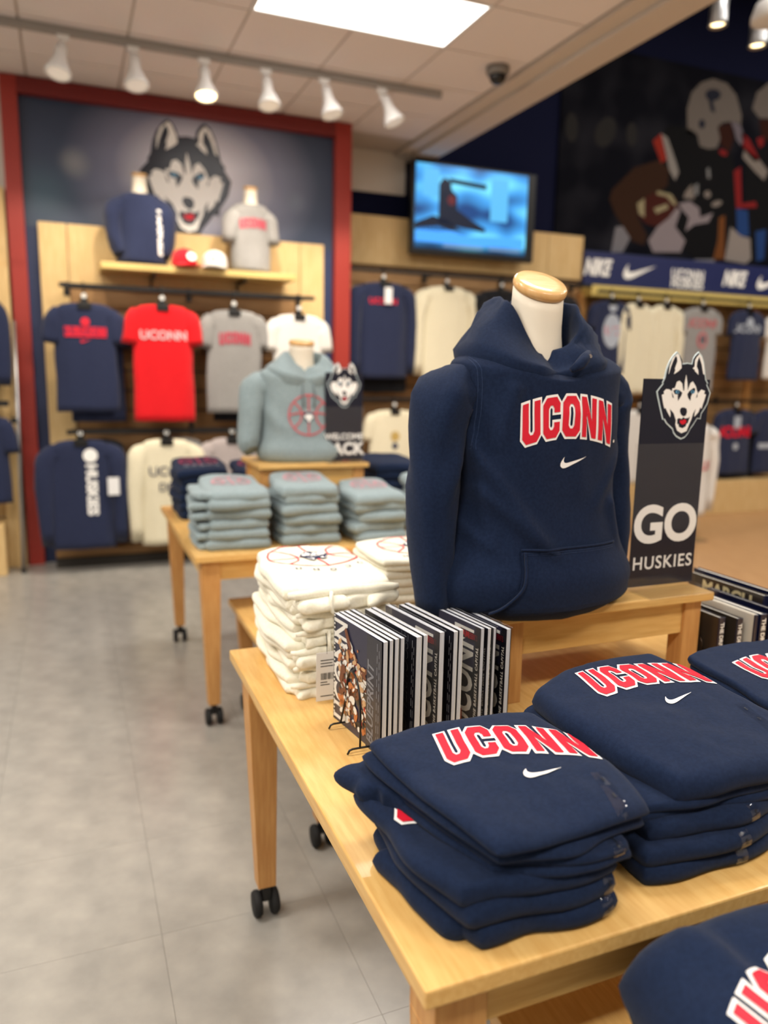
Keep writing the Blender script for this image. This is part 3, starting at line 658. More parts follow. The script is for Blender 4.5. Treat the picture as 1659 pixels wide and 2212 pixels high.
# ------------------------------------------------------------ furniture
def table(name, label, x0, x1, y0, y1, h, cat='table', group=None, th=.028, leg=.078, apron=.085, inset=.028, casters=True):
    t = thing(name, label, cat, (x0, y0, 0), group); o = (x0, y0, 0)
    bx('tabletop', MAPLEY, t, x0, x1, y0, y1, h - th, h, .0035, o)
    a0, a1, b0, b1 = x0 + inset, x1 - inset, y0 + inset, y1 - inset
    za, zt = h - th - apron, h - th - .0005
    e = .012
    bx('apron', MAPLE, t, a0 + leg, a1 - leg, b0 + e, b0 + e + .02, za, zt, .001, o)
    bx('apron', MAPLE, t, a0 + leg, a1 - leg, b1 - e - .02, b1 - e, za, zt, .001, o)
    bx('apron', MAPLEY, t, a0 + e, a0 + e + .02, b0 + leg, b1 - leg, za, zt, .001, o)
    bx('apron', MAPLEY, t, a1 - e - .02, a1 - e, b0 + leg, b1 - leg, za, zt, .001, o)
    z0 = .095 if casters else 0
    for sx, cx in ((1, a0), (-1, a1)):
        for sy, cy in ((1, b0), (-1, b1)):
            def R(i, w):
                xa, xb = sorted((cx + sx * i, cx + sx * (i + w))); ya, yb = sorted((cy + sy * i, cy + sy * (i + w)))
                return (xa, xb, ya, yb)
            lg = MB().frustum(R(.022, .05), R(0, leg), z0, za).box(*R(0, leg), za, zt)
            lg.build('leg', MAPLEZ, t, o, bevel=.002)
            if casters:
                c = cx + sx * .047; d = cy + sy * .047
                cs = MB().box(c - .012, c + .012, d - .02, d + .02, .05, .093).build('caster', BLACKP, t, o, bevel=.003)
                for q in (-1, 1):
                    M = Matrix.Rotation(pi / 2, 3, 'Y')
                    MB().lathe([(.012, -.011), (.032, -.011), (.036, -.005), (.036, .005), (.032, .011), (.012, .011)], 20, c=(c + q * .024, d, .036), M=M).build('wheel', RUBBER, cs, o, smooth=True)
    return t
H1 = .76
table('display_table', 'front maple display table holding the navy hoodie stacks and magazines', .366, 1.98, .7335, 1.98, H1)
table('display_table', 'rear maple display table holding the grey hoodie stacks', .436, 1.98, 3.067, 4.32, H1)
table('nesting_table', 'low nesting table pulled out under the front table, beneath loose navy hoodies', .58, 1.9, -.25, 1.00, .50, leg=.06, apron=.06)
table('nesting_table', 'low nesting table between the two display tables, with black casters', .612, 1.9, 2.08, 3.32, .50, leg=.06, apron=.06)
def riser(label, x0, x1, y0, y1, zb, zt):
    t = thing('riser_stand', label, 'riser', (x0, y0, zb)); o = (x0, y0, zb)
    bx('top', MAPLE, t, x0, x1, y0, y1, zt - .022, zt, .004, o)
    i = .02; w = .052
    for a in (x0 + i, x1 - i - w):
        for b in (y0 + i, y1 - i - w):
            bx('leg', MAPLEZ, t, a, a + w, b, b + w, zb, zt - .0225, .002, o)
    for b in (y0 + i + .008, y1 - i - .03):
        bx('apron', MAPLE, t, x0 + i + w, x1 - i - w, b, b + .02, zt - .022 - .085, zt - .0225, .001, o)
    for a in (x0 + i + .008, x1 - i - .03):
        bx('apron', MAPLEY, t, a, a + .02, y0 + i + w, y1 - i - w, zt - .022 - .085, zt - .0225, .001, o)
riser('small maple riser under the navy hoodie torso and tall sign', .857, 1.468, 1.404, 1.80, H1, .98)
riser('small maple riser under the grey hoodie torso on the rear table', .79, 1.33, 3.46, 3.86, H1, 1.075)

# ------------------------------------------------------------ garments
def torso_rings(L, ah, ac, ash, an, b, bh, nr=20, nt=36, slope=.055, disp=None, p=.78, q=.9, zcap=0.0):
    rings = []
    for i in range(nr + 1):
        t = i / nr
        if t < .86:
            u = t / .86; z = -L + (L - slope) * u
            a = pl((0, .55, .85, 1), (ah, ac, ac, ash), u); bb = pl((0, .5, 1), (bh, b, b * .92), u)
        else:
            u = (t - .86) / .14; z = -slope + slope * sin(u * pi / 2)
            uu = 1 - cos(u * pi / 2); a = lerp(ash, an, uu * .7 + u * .3); bb = lerp(b * .92, b * .50, uu)
        r = []
        for k in range(nt):
            th = 2 * pi * k / nt; c, s = cos(th), sin(th)
            x = a * math.copysign(abs(c) ** p, c); y = bb * math.copysign(abs(s) ** q, s)
            pz = z
            if disp:
                dx, dy, dz = disp(x, y, z, t, th); x += dx; y += dy; pz += dz
            r.append(Vector((x, y, pz)))
        rings.append(r)
    return rings
def sleeve(mb, path, rad, n=16, fold=0.0, seed=0):
    """path of points mostly in the xz plane, rad = [(r in plane, r in y)]"""
    P = [Vector(p) for p in path]; rings = []; m = 4
    pts = []; rr = []
    for i in range(len(P) - 1):
        for k in range(m):
            t = k / m; pts.append(P[i].lerp(P[i + 1], t)); rr.append((lerp(rad[i][0], rad[i + 1][0], t), lerp(rad[i][1], rad[i + 1][1], t)))
    pts.append(P[-1]); rr.append(rad[-1])
    for _ in range(2):
        pts = [pts[0]] + [(pts[i - 1] + pts[i] * 2 + pts[i + 1]) / 4 for i in range(1, len(pts) - 1)] + [pts[-1]]
    for i, p in enumerate(pts):
        t = (pts[min(i + 1, len(pts) - 1)] - pts[max(i - 1, 0)]).normalized()
        a = t.cross(Vector((0, 1, 0))).normalized(); b = a.cross(t)
        r = []
        for k in range(n):
            th = 2 * pi * k / n
            f = 1 + fold * nz(cos(th) * 1.3 + seed * 7, sin(th) * 1.3 + i * .33, i * .22)
            r.append(p + (a * cos(th) * rr[i][0] + b * sin(th) * rr[i][1]) * f)
        rings.append(r)
    # turn the cloth in at the cuff
    last = rings[-1]; c = sum(last, Vector()) / n; t = (pts[-1] - pts[-2]).normalized()
    rings.append([c + (p - c) * .86 - t * .006 for p in last])
    mb.loft(rings, False, True)
def hang_disp(amp, seed, b):
    def d(x, y, z, t, th):
        w = amp * (1 - t) ** .6
        f = w * (sin(x * 42 + seed * 3.1 + 2.2 * nz(x * 3, z * 2, seed)) * .5 + nz(x * 9 + seed * 11, z * 2.2, seed * 3) * .9)
        return (nz(z * 5, seed, .3) * .008, f * (1 if y < 0 else .6), nz(x * 6, seed * 5, 1) * .012 * (1 - t) ** 3)
    return d
def shirt(name, label, cat, m, cx, y, ztop, wid, L, kind='short', group=None, seed=1, trim=None, hanger=True, rodz=None, rz=0.0, b=.045, hem=None, collar=True, printer=None, nr=18, nt=32):
    root = thing(name, label, cat, (0, 0, 0), group)
    a = wid / 2
    mb = MB().loft(torso_rings(L, hem or a, a * .97, a * .95, .085, b, b * 1.15, nr, nt, disp=hang_disp(.016, seed, b)), True, False)
    body = mb.build('body', m, root, smooth=True)
    for s in (-1, 1):
        sm = MB()
        if kind == 'short':
            sleeve(sm, [(s * (a - .06), 0, -.085), (s * (a - .018), 0, -.110), (s * (a + .008), 0, -.285)], [(.066, b * .8), (.070, b * .9), (.066, b * .75)], 14, .2, seed + s)
        elif kind == 'long':
            sleeve(sm, [(s * (a - .06), 0, -.085), (s * (a + .01), 0, -.12), (s * (a + .04), -.01, -.32), (s * (a + .03), -.012, -L * .96)], [(.07, b * .8), (.075, b * .9), (.062, b * .8), (.045, b * .6)], 14, .25, seed + s)
        elif kind == 'raglan_in':
            sleeve(sm, [(s * (a - .06), 0, -.085), (s * (a + .01), 0, -.12), (s * (a + .0), -.02, -.32), (s * (a - .03), -.03, -L * .9)], [(.07, b * .8), (.075, b * .9), (.062, b * .8), (.045, b * .6)], 14, .25, seed + s)
        if kind != 'none': sm.build('sleeve', m if trim is None else trim, root, smooth=True)
    if collar:
        pts = [(.088 * cos(t), -.03 * sin(t) * 1.0 - .0, -.008 - .035 * max(0, sin(t))) for t in [2 * pi * k / 20 for k in range(21)]]
        MB().tube(pts, .008, 6, False).build('collar', m, root, smooth=True)
    if printer: printer(root, body, b)
    root.location = (cx, y, ztop); root.rotation_euler = (0, 0, rz)
    if hanger:
        hz = (rodz or ztop + .12) - ztop
        h = thing('clothes_hanger', 'black hanger holding the ' + label, 'hanger', (cx, y, ztop), group='black garment hangers', rz=rz)
        h['label'] = ('black hanger of the ' + label)
        h['label'] = ' '.join(h['label'].split()[:16])
        q = MB().tube([(-a * .85, 0, -.055), (-.05, 0, -.012), (0, 0, 0), (.05, 0, -.012), (a * .85, 0, -.055)], .008, 6)
        q.build('bar', BLACKP, h)
        hk = [(0, 0, -.005), (0, 0, hz - .032)] + [(0, .026 * sin(t), hz - .004 - .026 * cos(t)) for t in [pi * k / 8 for k in range(0, 13)]]
        MB().tube(hk, .006, 6).build('hook', BLACKP, h)
        MB().box(-.045, .045, -b - .006, .012, -.045, .004).box(-.026, .026, -.012, .012, .002, .04).build('neck_block', BLACKP, h, bevel=.004)
        MB().lathe([(.017, -.006), (.017, .006)], 16, c=(0, -.016, .05), M=Matrix.Rotation(pi / 2, 3, 'X')).build('size_disc', mat('size_disc_white', (220, 220, 216), rough=.4), h)
    return root
def pr_text(txt, size, z, m=INKR, bold=.03, arch=0, x=0, dz=0.0, rot=0):
    def f(root, body, b):
        tree = bvh_of(body)
        v, fc = text_mesh(txt, size, bold)
        drape('lettering', (v, fc), m, root, tree, (x, -.4, z), (1, 0, 0), (0, 0, 1), (0, 1, 0), .004)
    return f
def pr_shape(shapes, z, m, name='print', maxe=.05, x=0.0):
    def f(root, body, b):
        drape(name, mesh2d(shapes, maxe), m, root, bvh_of(body), (x, -.4, z), (1, 0, 0), (0, 0, 1), (0, 1, 0), .004)
    return f
def many(*fs):
    def f(root, body, b):
        for g in fs: g(root, body, b)
    return f
def pr_husky(s, z, body_m=INKN, x=0.0):
    def f(root, body, b):
        tr = bvh_of(body)
        for k, (p, m) in enumerate((('head', body_m), ('face', INKW), ('dark', body_m))):
            drape('print', mesh2d(place2d(husky(p), s), .06), m, root, tr, (x, -.4, z), (1, 0, 0), (0, 0, 1), (0, 1, 0), .004 + .0012 * k)
    return f
cw = college_word
YU = YW - .38
PALER = mat('worn_pink_print', (208, 176, 180), rough=.7)
shirt('t_shirt', 'navy short-sleeved tee with red chest bar, first on the upper rail', 't-shirt', NAVY2, .13, YU, 1.95, .43, .76, 'short', 'tees on the upper rail', 1, rodz=2.07,
      printer=many(pr_shape([rect(-.14, .14, -.035, .035)], -.20, INKR, 'print_bar'), pr_text('HUSKIES', .075, -.20, INKN, .02), pr_shape(swoosh(.075), -.27, INKR, 'print_swoosh'), pr_shape([circle(0, 0, .03)], -.13, INKR, 'print_dot')))
shirt('t_shirt', 'bright red short-sleeved tee with pale chest lettering', 't-shirt', REDF, .66, YU - .04, 1.96, .44, .84, 'short', 'tees on the upper rail', 2, rodz=2.07,
      printer=pr_text('UCONN', .088, -.22, PALER, .035))
shirt('t_shirt', 'heather grey tee with red lettering, right of the bright red tee', 't-shirt', HEATH, 1.19, YU, 1.95, .43, .77, 'short', 'tees on the upper rail', 3, rodz=2.07,
      printer=pr_shape(cw(.085, .02, .1), -.26, mat('crimson_print', (176, 60, 78)), 'lettering'))
shirt('t_shirt', 'plain off-white tee at the right end of the upper rail', 't-shirt', WHITEF, 1.70, YU, 1.94, .42, .74, 'short', 'tees on the upper rail', 4, rodz=2.07)
# the tees hung behind the front ones
shirt('t_shirt', 'dark navy tee half hidden behind the first tee on the upper rail', 't-shirt', NAVY2, .20, YU + .11, 1.93, .38, .82, 'short', 'tees behind the front row', 5, hanger=False)
shirt('t_shirt', 'red tee showing behind the bright red tee', 't-shirt', REDF, .70, YU + .10, 1.95, .40, .82, 'short', 'tees behind the front row', 6, hanger=False)
shirt('t_shirt', 'black tee showing behind the heather grey tee', 't-shirt', BLACKF, 1.24, YU + .11, 1.93, .40, .82, 'short', 'tees behind the front row', 7, hanger=False)
def vert_print(root, body, b):
    tr = bvh_of(body)
    v, f = text_mesh('HUSKIES', .10, .05)
    drape('lettering', ([(y_, -x_) for x_, y_ in v], f), INKW, root, tr, (.06, -.4, -.36), (1, 0, 0), (0, 0, 1), (0, 1, 0), .004)
    drape('print', mesh2d([circle(0, 0, .05)]), INKW, root, tr, (.06, -.4, -.11), (1, 0, 0), (0, 0, 1), (0, 1, 0), .004)
    MB().box(.17, .25, -b - .03, -b - .028, -.40, -.27).build('price_tag', TAGP, root)
shirt('long_sleeve_shirt', 'dark navy long-sleeved shirt with white vertical lettering, lower rail left', 'shirt', NAVY2, .06, YU - .03, .985, .44, .80, 'long', 'long-sleeved shirts on the lower rail', 8, rodz=1.04, printer=vert_print)
shirt('long_sleeve_shirt', 'cream long-sleeved shirt with three lines of dark lettering', 'shirt', IVORY, .66, YU - .05, .985, .40, .80, 'long', 'long-sleeved shirts on the lower rail', 9, rodz=1.04,
      printer=many(pr_text('UCONN', .10, -.24, INKN, .01, x=.05), pr_text('DRIFT', .09, -.36, INKN, .01, x=.05), pr_text('U', .09, -.48, INKN, .01, x=.06)))
shirt('long_sleeve_shirt', 'pale taupe long-sleeved shirt beside the cream one on the lower rail', 'shirt', TAUPE, 1.16, YU, .985, .40, .78, 'long', 'long-sleeved shirts on the lower rail', 10, rodz=1.04)
shirt('long_sleeve_shirt', 'white shirt at the right end of the lower rail, behind the grey torso', 'shirt', WHITEF, 1.66, YU, .985, .38, .78, 'long', 'long-sleeved shirts on the lower rail', 11, rodz=1.04)
shirt('long_sleeve_shirt', 'light grey shirt peeking out behind the cream long-sleeved shirt', 'shirt', HEATH, .74, YU + .13, .98, .46, .7, 'none', 'shirts behind the lower front row', 12, hanger=False)
shirt('long_sleeve_shirt', 'black shirt peeking out behind the dark navy long-sleeved shirt', 'shirt', BLACKF, .16, YU + .13, .98, .44, .78, 'none', 'shirts behind the lower front row', 13, hanger=False)
# TV bay
YT = 6.62
def jacket_print(root, body, b):
    tr = bvh_of(body)
    v, f = text_mesh('UCONN', .07, .03)
    drape('lettering', v and (v, f), INKR, root, tr, (-.02, -.4, -.17), (1, 0, 0), (0, 0, 1), (0, 1, 0), .004)
    MB().box(-.02, .05, -b - .03, -b - .028, -.19, -.05).build('price_tag', TAGP, root)
    for s in (-.235, -.255):
        MB().tube([(s, -.03, -.10), (s - .03, -.035, -.3), (s - .03, -.03, -.5)], .005).build('piping', mat('crimson_piping', (150, 40, 60)), root)
shirt('jacket', 'navy long-sleeved pullover with red sleeve piping, beneath the television\'s left end', 'jacket', NAVY2, 2.65, YT, 2.30, .48, .84, 'long', 'tops on the rail under the television', 14, rodz=2.40, b=.07, printer=jacket_print)
shirt('sweatshirt', 'plain cream sweatshirt under the television', 'sweatshirt', IVORY, 3.28, YT, 2.30, .48, .84, 'long', 'tops on the rail under the television', 15, rodz=2.40, b=.07)
shirt('sweatshirt', 'black sweatshirt behind the hoodie torso\'s shoulder', 'sweatshirt', BLACKF, 3.86, YT, 2.30, .48, .84, 'long', 'tops on the rail under the television', 16, rodz=2.40, b=.07)
shirt('sweatshirt', 'black sweatshirt seen between the wooden neck cap and the panelling end', 'sweatshirt', BLACKF, 4.46, YT, 2.30, .46, .84, 'long', 'tops on the rail under the television', 17, rodz=2.40, b=.07)
shirt('sweatshirt', 'black sweatshirt showing below the navy pullover', 'sweatshirt', BLACKF, 2.70, YT + .12, 2.28, .5, .95, 'none', 'sweatshirts behind the pullover', 18, hanger=False)
shirt('t_shirt', 'cream tee with small crest on the lower rail under the television', 't-shirt', IVORY, 2.78, YT, 1.17, .50, .8, 'short', 'tops on the lower rail under the television', 19, rodz=1.27,
      printer=many(pr_shape([circle(0, 0, .045)], -.24, mat('gold_print', (190, 160, 90)), 'print'), pr_shape([circle(0, 0, .03)], -.33, INKN, 'print')))
shirt('t_shirt', 'cream tee on the lower rail, behind the hoodie torso', 't-shirt', IVORY, 3.4, YT, 1.17, .50, .8, 'short', 'tops on the lower rail under the television', 20, rodz=1.27)
# right bay
YR = 6.64
G2 = 'tops on the rail below the logo band'
shirt('t_shirt', 'navy tee with white oval print below the logo band', 't-shirt', NAVY2, 5.16, YR, 2.27, .44, .72, 'short', G2, 21, rodz=2.36,
      printer=many(pr_shape([circle(0, 0, .11, .17)], -.30, INKG, 'print'), pr_text('UC', .12, -.30, INKDR, .02), pr_shape([circle(0, 0, .05)], -.06, INKG, 'print')))
shirt('jersey', 'cream jersey, left of the pair below the logo band', 'jersey', IVORY, 5.50, YR, 2.26, .35, .92, 'long', G2, 22, rodz=2.36)
shirt('jersey', 'cream jersey, right of the pair below the logo band', 'jersey', IVORY, 5.86, YR, 2.26, .35, .92, 'long', G2, 23, rodz=2.36)
shirt('t_shirt', 'grey tee with faded red lettering above the cut-out sign', 't-shirt', HEATH, 6.36, YR, 2.26, .48, .90, 'short', G2, 24, rodz=2.36,
      printer=many(pr_text('UCONN', .13, -.17, INKDR, .01), pr_shape([circle(0, 0, .065, .085, hole=.02)], -.34, INKDR, 'print'), pr_text('H', .09, -.34, INKN, .02)))
shirt('t_shirt', 'navy tee with pale chest print, right of the grey tee', 't-shirt', NAVY2, 7.02, YR, 2.26, .44, .76, 'short', G2, 25, rodz=2.36,
      printer=many(pr_text('UCONN', .12, -.2, INKG, .03), pr_shape([circle(0, 0, .05)], -.13, INKG, 'print')))
shirt('t_shirt', 'white tee cut by the right edge of the photo', 't-shirt', WHITEF, 7.55, YR, 2.24, .44, .72, 'short', G2, 26, rodz=2.36)
G3 = 'tops on the lower rail of the right bay'
shirt('t_shirt', 'white tee on the lower rail, left of the cut-out sign', 't-shirt', WHITEF, 5.62, YR, 1.17, .46, .78, 'short', G3, 27, rodz=1.27)
shirt('t_shirt', 'black tee on the lower rail behind the cut-out sign', 't-shirt', BLACKF, 6.2, YR, 1.17, .46, .72, 'short', G3, 28, rodz=1.27)
shirt('t_shirt', 'navy tee with red chest print and white tag', 't-shirt', NAVY2, 6.98, YR, 1.18, .50, .74, 'short', G3, 29, rodz=1.27,
      printer=many(pr_text('UCONN', .16, -.26, INKR, .05), pr_shape([rect(-.05, .05, -.08, .06)], -.14, INKG, 'price_tag'), pr_shape([circle(0, 0, .04)], -.42, INKG, 'print')))
shirt('t_shirt', 'navy tee with pale sleeve stripe at the right edge', 't-shirt', NAVY2, 7.55, YR, 1.18, .48, .74, 'short', G3, 30, rodz=1.27,
      printer=pr_shape([rect(-.2, -.02, -.03, .03)], -.42, INKG, 'print_stripe'))
shirt('t_shirt', 'black tee hung behind the lower tee with red print', 't-shirt', BLACKF, 7.2, YR + .12, 1.16, .5, .80, 'short', G3, 31, hanger=False)
# a pale sweatshirt on a floor rack in the aisle
rk = thing('floor_rack', 'slim floor rack in the aisle behind the cut-out sign', 'clothes rack', (5.25, 5.6, 0))
MB().box(-.25, .25, -.2, .2, .0, .015).tube([(0, 0, .01), (0, 0, 1.25)], .014).tube([(-.05, 0, 1.24), (.2, 0, 1.24)], .01).build('post', CHROME, rk)
shirt('sweatshirt', 'pale grey sweatshirt hung low on the floor rack behind the sign', 'sweatshirt', WHITEF, 5.30, 5.55, 1.11, .48, .86, 'long', 'sweatshirt on the floor rack', 32, rodz=1.24, b=.10,
      printer=pr_text('UC', .12, -.4, INKDR, .03, x=.16))
# left bay garments cut by the photo's edge
shirt('jacket', 'navy jacket cut by the left edge, upper rail', 'jacket', NAVY2, -.665, 6.11, 2.0, .42, .66, 'long', 'garments at the left edge', 33, rodz=2.38)
shirt('t_shirt', 'dark navy top at the left edge, lower rail', 'top', NAVY2, -.645, 6.11, 1.17, .46, .64, 'short', 'garments at the left edge', 34, rodz=1.24)

# ------------------------------------------------------------ torsos on the display shelf
def torso_form(label, loc, r=.058, tilt=-18, neck_h=.13, neck_z=0.0, body_w=.17, depth=.085, H=.42):
    t = thing('mannequin_torso', label, 'mannequin', loc)
    M = Matrix.Rotation(radians(-tilt), 3, 'X')
    rings = []
    for i in range(13):
        u = i / 12
        if u < .7: z = -H + (H - .05) * u / .7; a = body_w * (1 - .1 * sin(u * 4)); b = depth
        else:
            v = (u - .7) / .3; z = -.05 + .05 * v; a = lerp(body_w, r * 1.15, v ** .7); b = lerp(depth, r * 1.1, v ** .7)
        rings.append([Vector((a * cos(2 * pi * k / 24), b * sin(2 * pi * k / 24), z)) for k in range(24)])
    MB().loft(rings).build('torso', SKIN, t, smooth=True)
    rings = []
    lean = .0
    for i in range(9):
        u = i / 8; z = -.03 + (neck_h + .03) * u
        rr = r * (1.22 - .22 * min(1, u * 1.8))
        Mi = Matrix.Rotation(radians(-tilt) * u, 3, 'X')
        rings.append([Mi @ Vector((rr * cos(2 * pi * k / 32), rr * sin(2 * pi * k / 32), 0)) + Vector((0, -.012 * u, z)) for k in range(32)])
    MB().loft(rings).build('neck', SKIN, t, smooth=True)
    h = .022
    MB().lathe([(r * .96, 0), (r * 1.03, .003), (r * 1.06, .010), (r * 1.04, .017), (r * .96, h), (r * .6, h + .001), (.001, h + .001)], 36,
               c=(0, -.012, neck_h + .001), M=M).build('neck_cap', CAPW, t, smooth=True)
    return t
torso_form('cream torso with wooden cap inside the dark navy long-sleeved top on the shelf', (.54, 6.08, 2.74), .05, -10, .11, H=.46, body_w=.15, depth=.07)
shirt('long_sleeve_shirt', 'dark navy long-sleeved top with white vertical print, on the shelf torso', 'shirt', NAVY2, .54, 6.08, 2.735, .355, .485, 'raglan_in', None, 41, hanger=False, b=.10,
      printer=lambda r, bd, b: drape('lettering', (lambda vf: ([(y, -x) for x, y in vf[0]], vf[1]))(text_mesh('HUSKIES', .085, .05)), INKW, r, bvh_of(bd), (.135, -.4, -.27), (1, 0, 0), (0, 0, 1), (0, 1, 0), .004))
torso_form('cream torso with wooden cap inside the heather grey tee on the shelf', (1.34, 6.08, 2.74), .05, -10, .10, H=.46, body_w=.14, depth=.07)
shirt('t_shirt', 'heather grey tee with red lettering, worn by the shelf torso', 't-shirt', HEATH, 1.34, 6.08, 2.735, .31, .49, 'short', None, 42, hanger=False, b=.10, hem=.15,
      printer=pr_shape(cw(.07, .02, .1), -.19, mat('crimson_print', (176, 60, 78)), 'lettering'))
def cap(label, loc, m, brim=None, rz=0.0):
    t = thing('baseball_cap', label, 'cap', loc, rz=rz)
    prof = [(.088, 0), (.093, .02), (.09, .06), (.075, .095), (.045, .117), (.012, .124), (.001, .125)]
    MB().lathe(prof, 28).build('crown', m, t, smooth=True)
    MB().lathe([(.006, 0), (.007, .004), (.001, .007)], 10, c=(0, 0, .123)).build('button', m, t, smooth=True)
    mb = MB(); top = []; bot = []
    for i in range(13):
        a = pi * (i / 12) ; rr = .092
        p = (rr * cos(a), -rr * sin(a) * .9); q = (.085 * cos(a) , -.09 - .085 * sin(a) ** .8 if 0 < i < 12 else -.05)
        top.append((p, q))
    rings = []
    for (p, q) in top:
        rings.append([Vector((p[0], p[1], .014)), Vector((q[0], q[1], .004 - abs(q[0]) * .12)), Vector((q[0], q[1], -.0 - abs(q[0]) * .12)), Vector((p[0], p[1], .009))])
    mb.loft(rings).build('brim', brim or m, t, smooth=False)
    return t
c1 = cap('red baseball cap with white front mark on the shelf', (.83, 5.99, 2.246), fabric('red_cap_cotton', (200, 30, 40)), rz=.3)
flat('front_mark', mesh2d([circle(0, 0, .035, .03)]), INKW, c1, (0.01, -.098, .06), (1, 0, 0), (0, .25, .97), 0)
c2 = cap('white baseball cap beside the grey tee torso on the shelf', (1.05, 5.99, 2.246), WHITEF, rz=-.25)
flat('front_mark', mesh2d([circle(0, 0, .012, .01)]), INKR, c2, (0, -.098, .06), (1, 0, 0), (0, .25, .97), 0)

# ------------------------------------------------------------ acrylic sign holders
FONTK = dict(bold=.035)
def cutout_sign(label, x0, x1, y, z0, ztop, zsplit, hz, hs, words, holder='clear_sign_holder', lab2='', hx=None):
    """a printed navy card with a cut-out dog head, standing in a clear holder"""
    w = x1 - x0; cx = (x0 + x1) / 2
    t = thing('cutout_sign', label, 'sign', (cx, y, z0 + .006)); o = (cx, y, z0 + .006)
    MB().box(x0 + .002, x1 - .002, y - .001, y + .001, z0 + .006, ztop).build('card', SIGNN, t, o)
    emb = (hx or cx) - cx
    hm = mesh2d(husky('halo'))
    # the head stands proud of the card's top, so it is a card of its own thickness
    mb = MB(); n = len(hm[0])
    P = [((hx or cx) + a * hs, y - .0016, hz + b * hs) for a, b in hm[0]]; Q = [(p[0], y + .001, p[2]) for p in P]
    mb.v = P + Q; mb.f = list(hm[1]) + [tuple(i + n for i in f)[::-1] for f in hm[1]]
    mb.f += [(i, (i + 1) % n, (i + 1) % n + n, i + n) for i in range(n)]
    mb.build('cutout_head', mat('emblem_border', (206, 222, 226), rough=.4), t, o)
    emblem(t, (emb, -.0018, hz - o[2]), (1, 0, 0), (0, 0, 1), hs, skip=('halo',), off=.0009)
    for txt, size, zz, bold, sp, dx in words:
        flat('lettering', text_mesh(txt, size, bold, space=sp, res=6), INKW, t, (dx, -.0012, zz - o[2]), (1, 0, 0), (0, 0, 1), .0004)
    hd = thing(holder, lab2, 'sign holder', (cx, y, z0)); oh = (cx, y, z0)
    MB().box(x0 - .004, x1 + .004, y - .0055, y - .0030, z0 + .004, zsplit).build('front_sheet', CLEAR, hd, oh)
    MB().box(x0 - .004, x1 + .004, y + .0030, y + .0055, z0 + .004, zsplit).build('back_sheet', CLEAR, hd, oh)
    MB().box(x0 - .006, x1 + .006, y - .095, y + .06, z0, z0 + .0038).build('base', CLEAR, hd, oh, bevel=.001)
    return t
cutout_sign('tall navy cut-out sign reading GO HUSKIES with husky head', 1.262, 1.470, 1.485, .981, 1.500, 1.345, 1.354, .210,
            [('GO', .128, 1.140, .035, 1.0, 0), ('HUSKIES', .046, 1.045, .012, 1.12, 0)], lab2='clear acrylic holder with flat base under the tall navy sign', hx=1.390)
cutout_sign('smaller navy cut-out sign reading WELCOME BACK beside the grey torso', 1.125, 1.32, 3.53, 1.076, 1.50, 1.34, 1.335, .21,
            [('WELCOME', .040, 1.195, .03, 1.0, 0), ('BACK', .078, 1.135, .04, 1.0, 0)], lab2='clear acrylic holder on the rear riser')

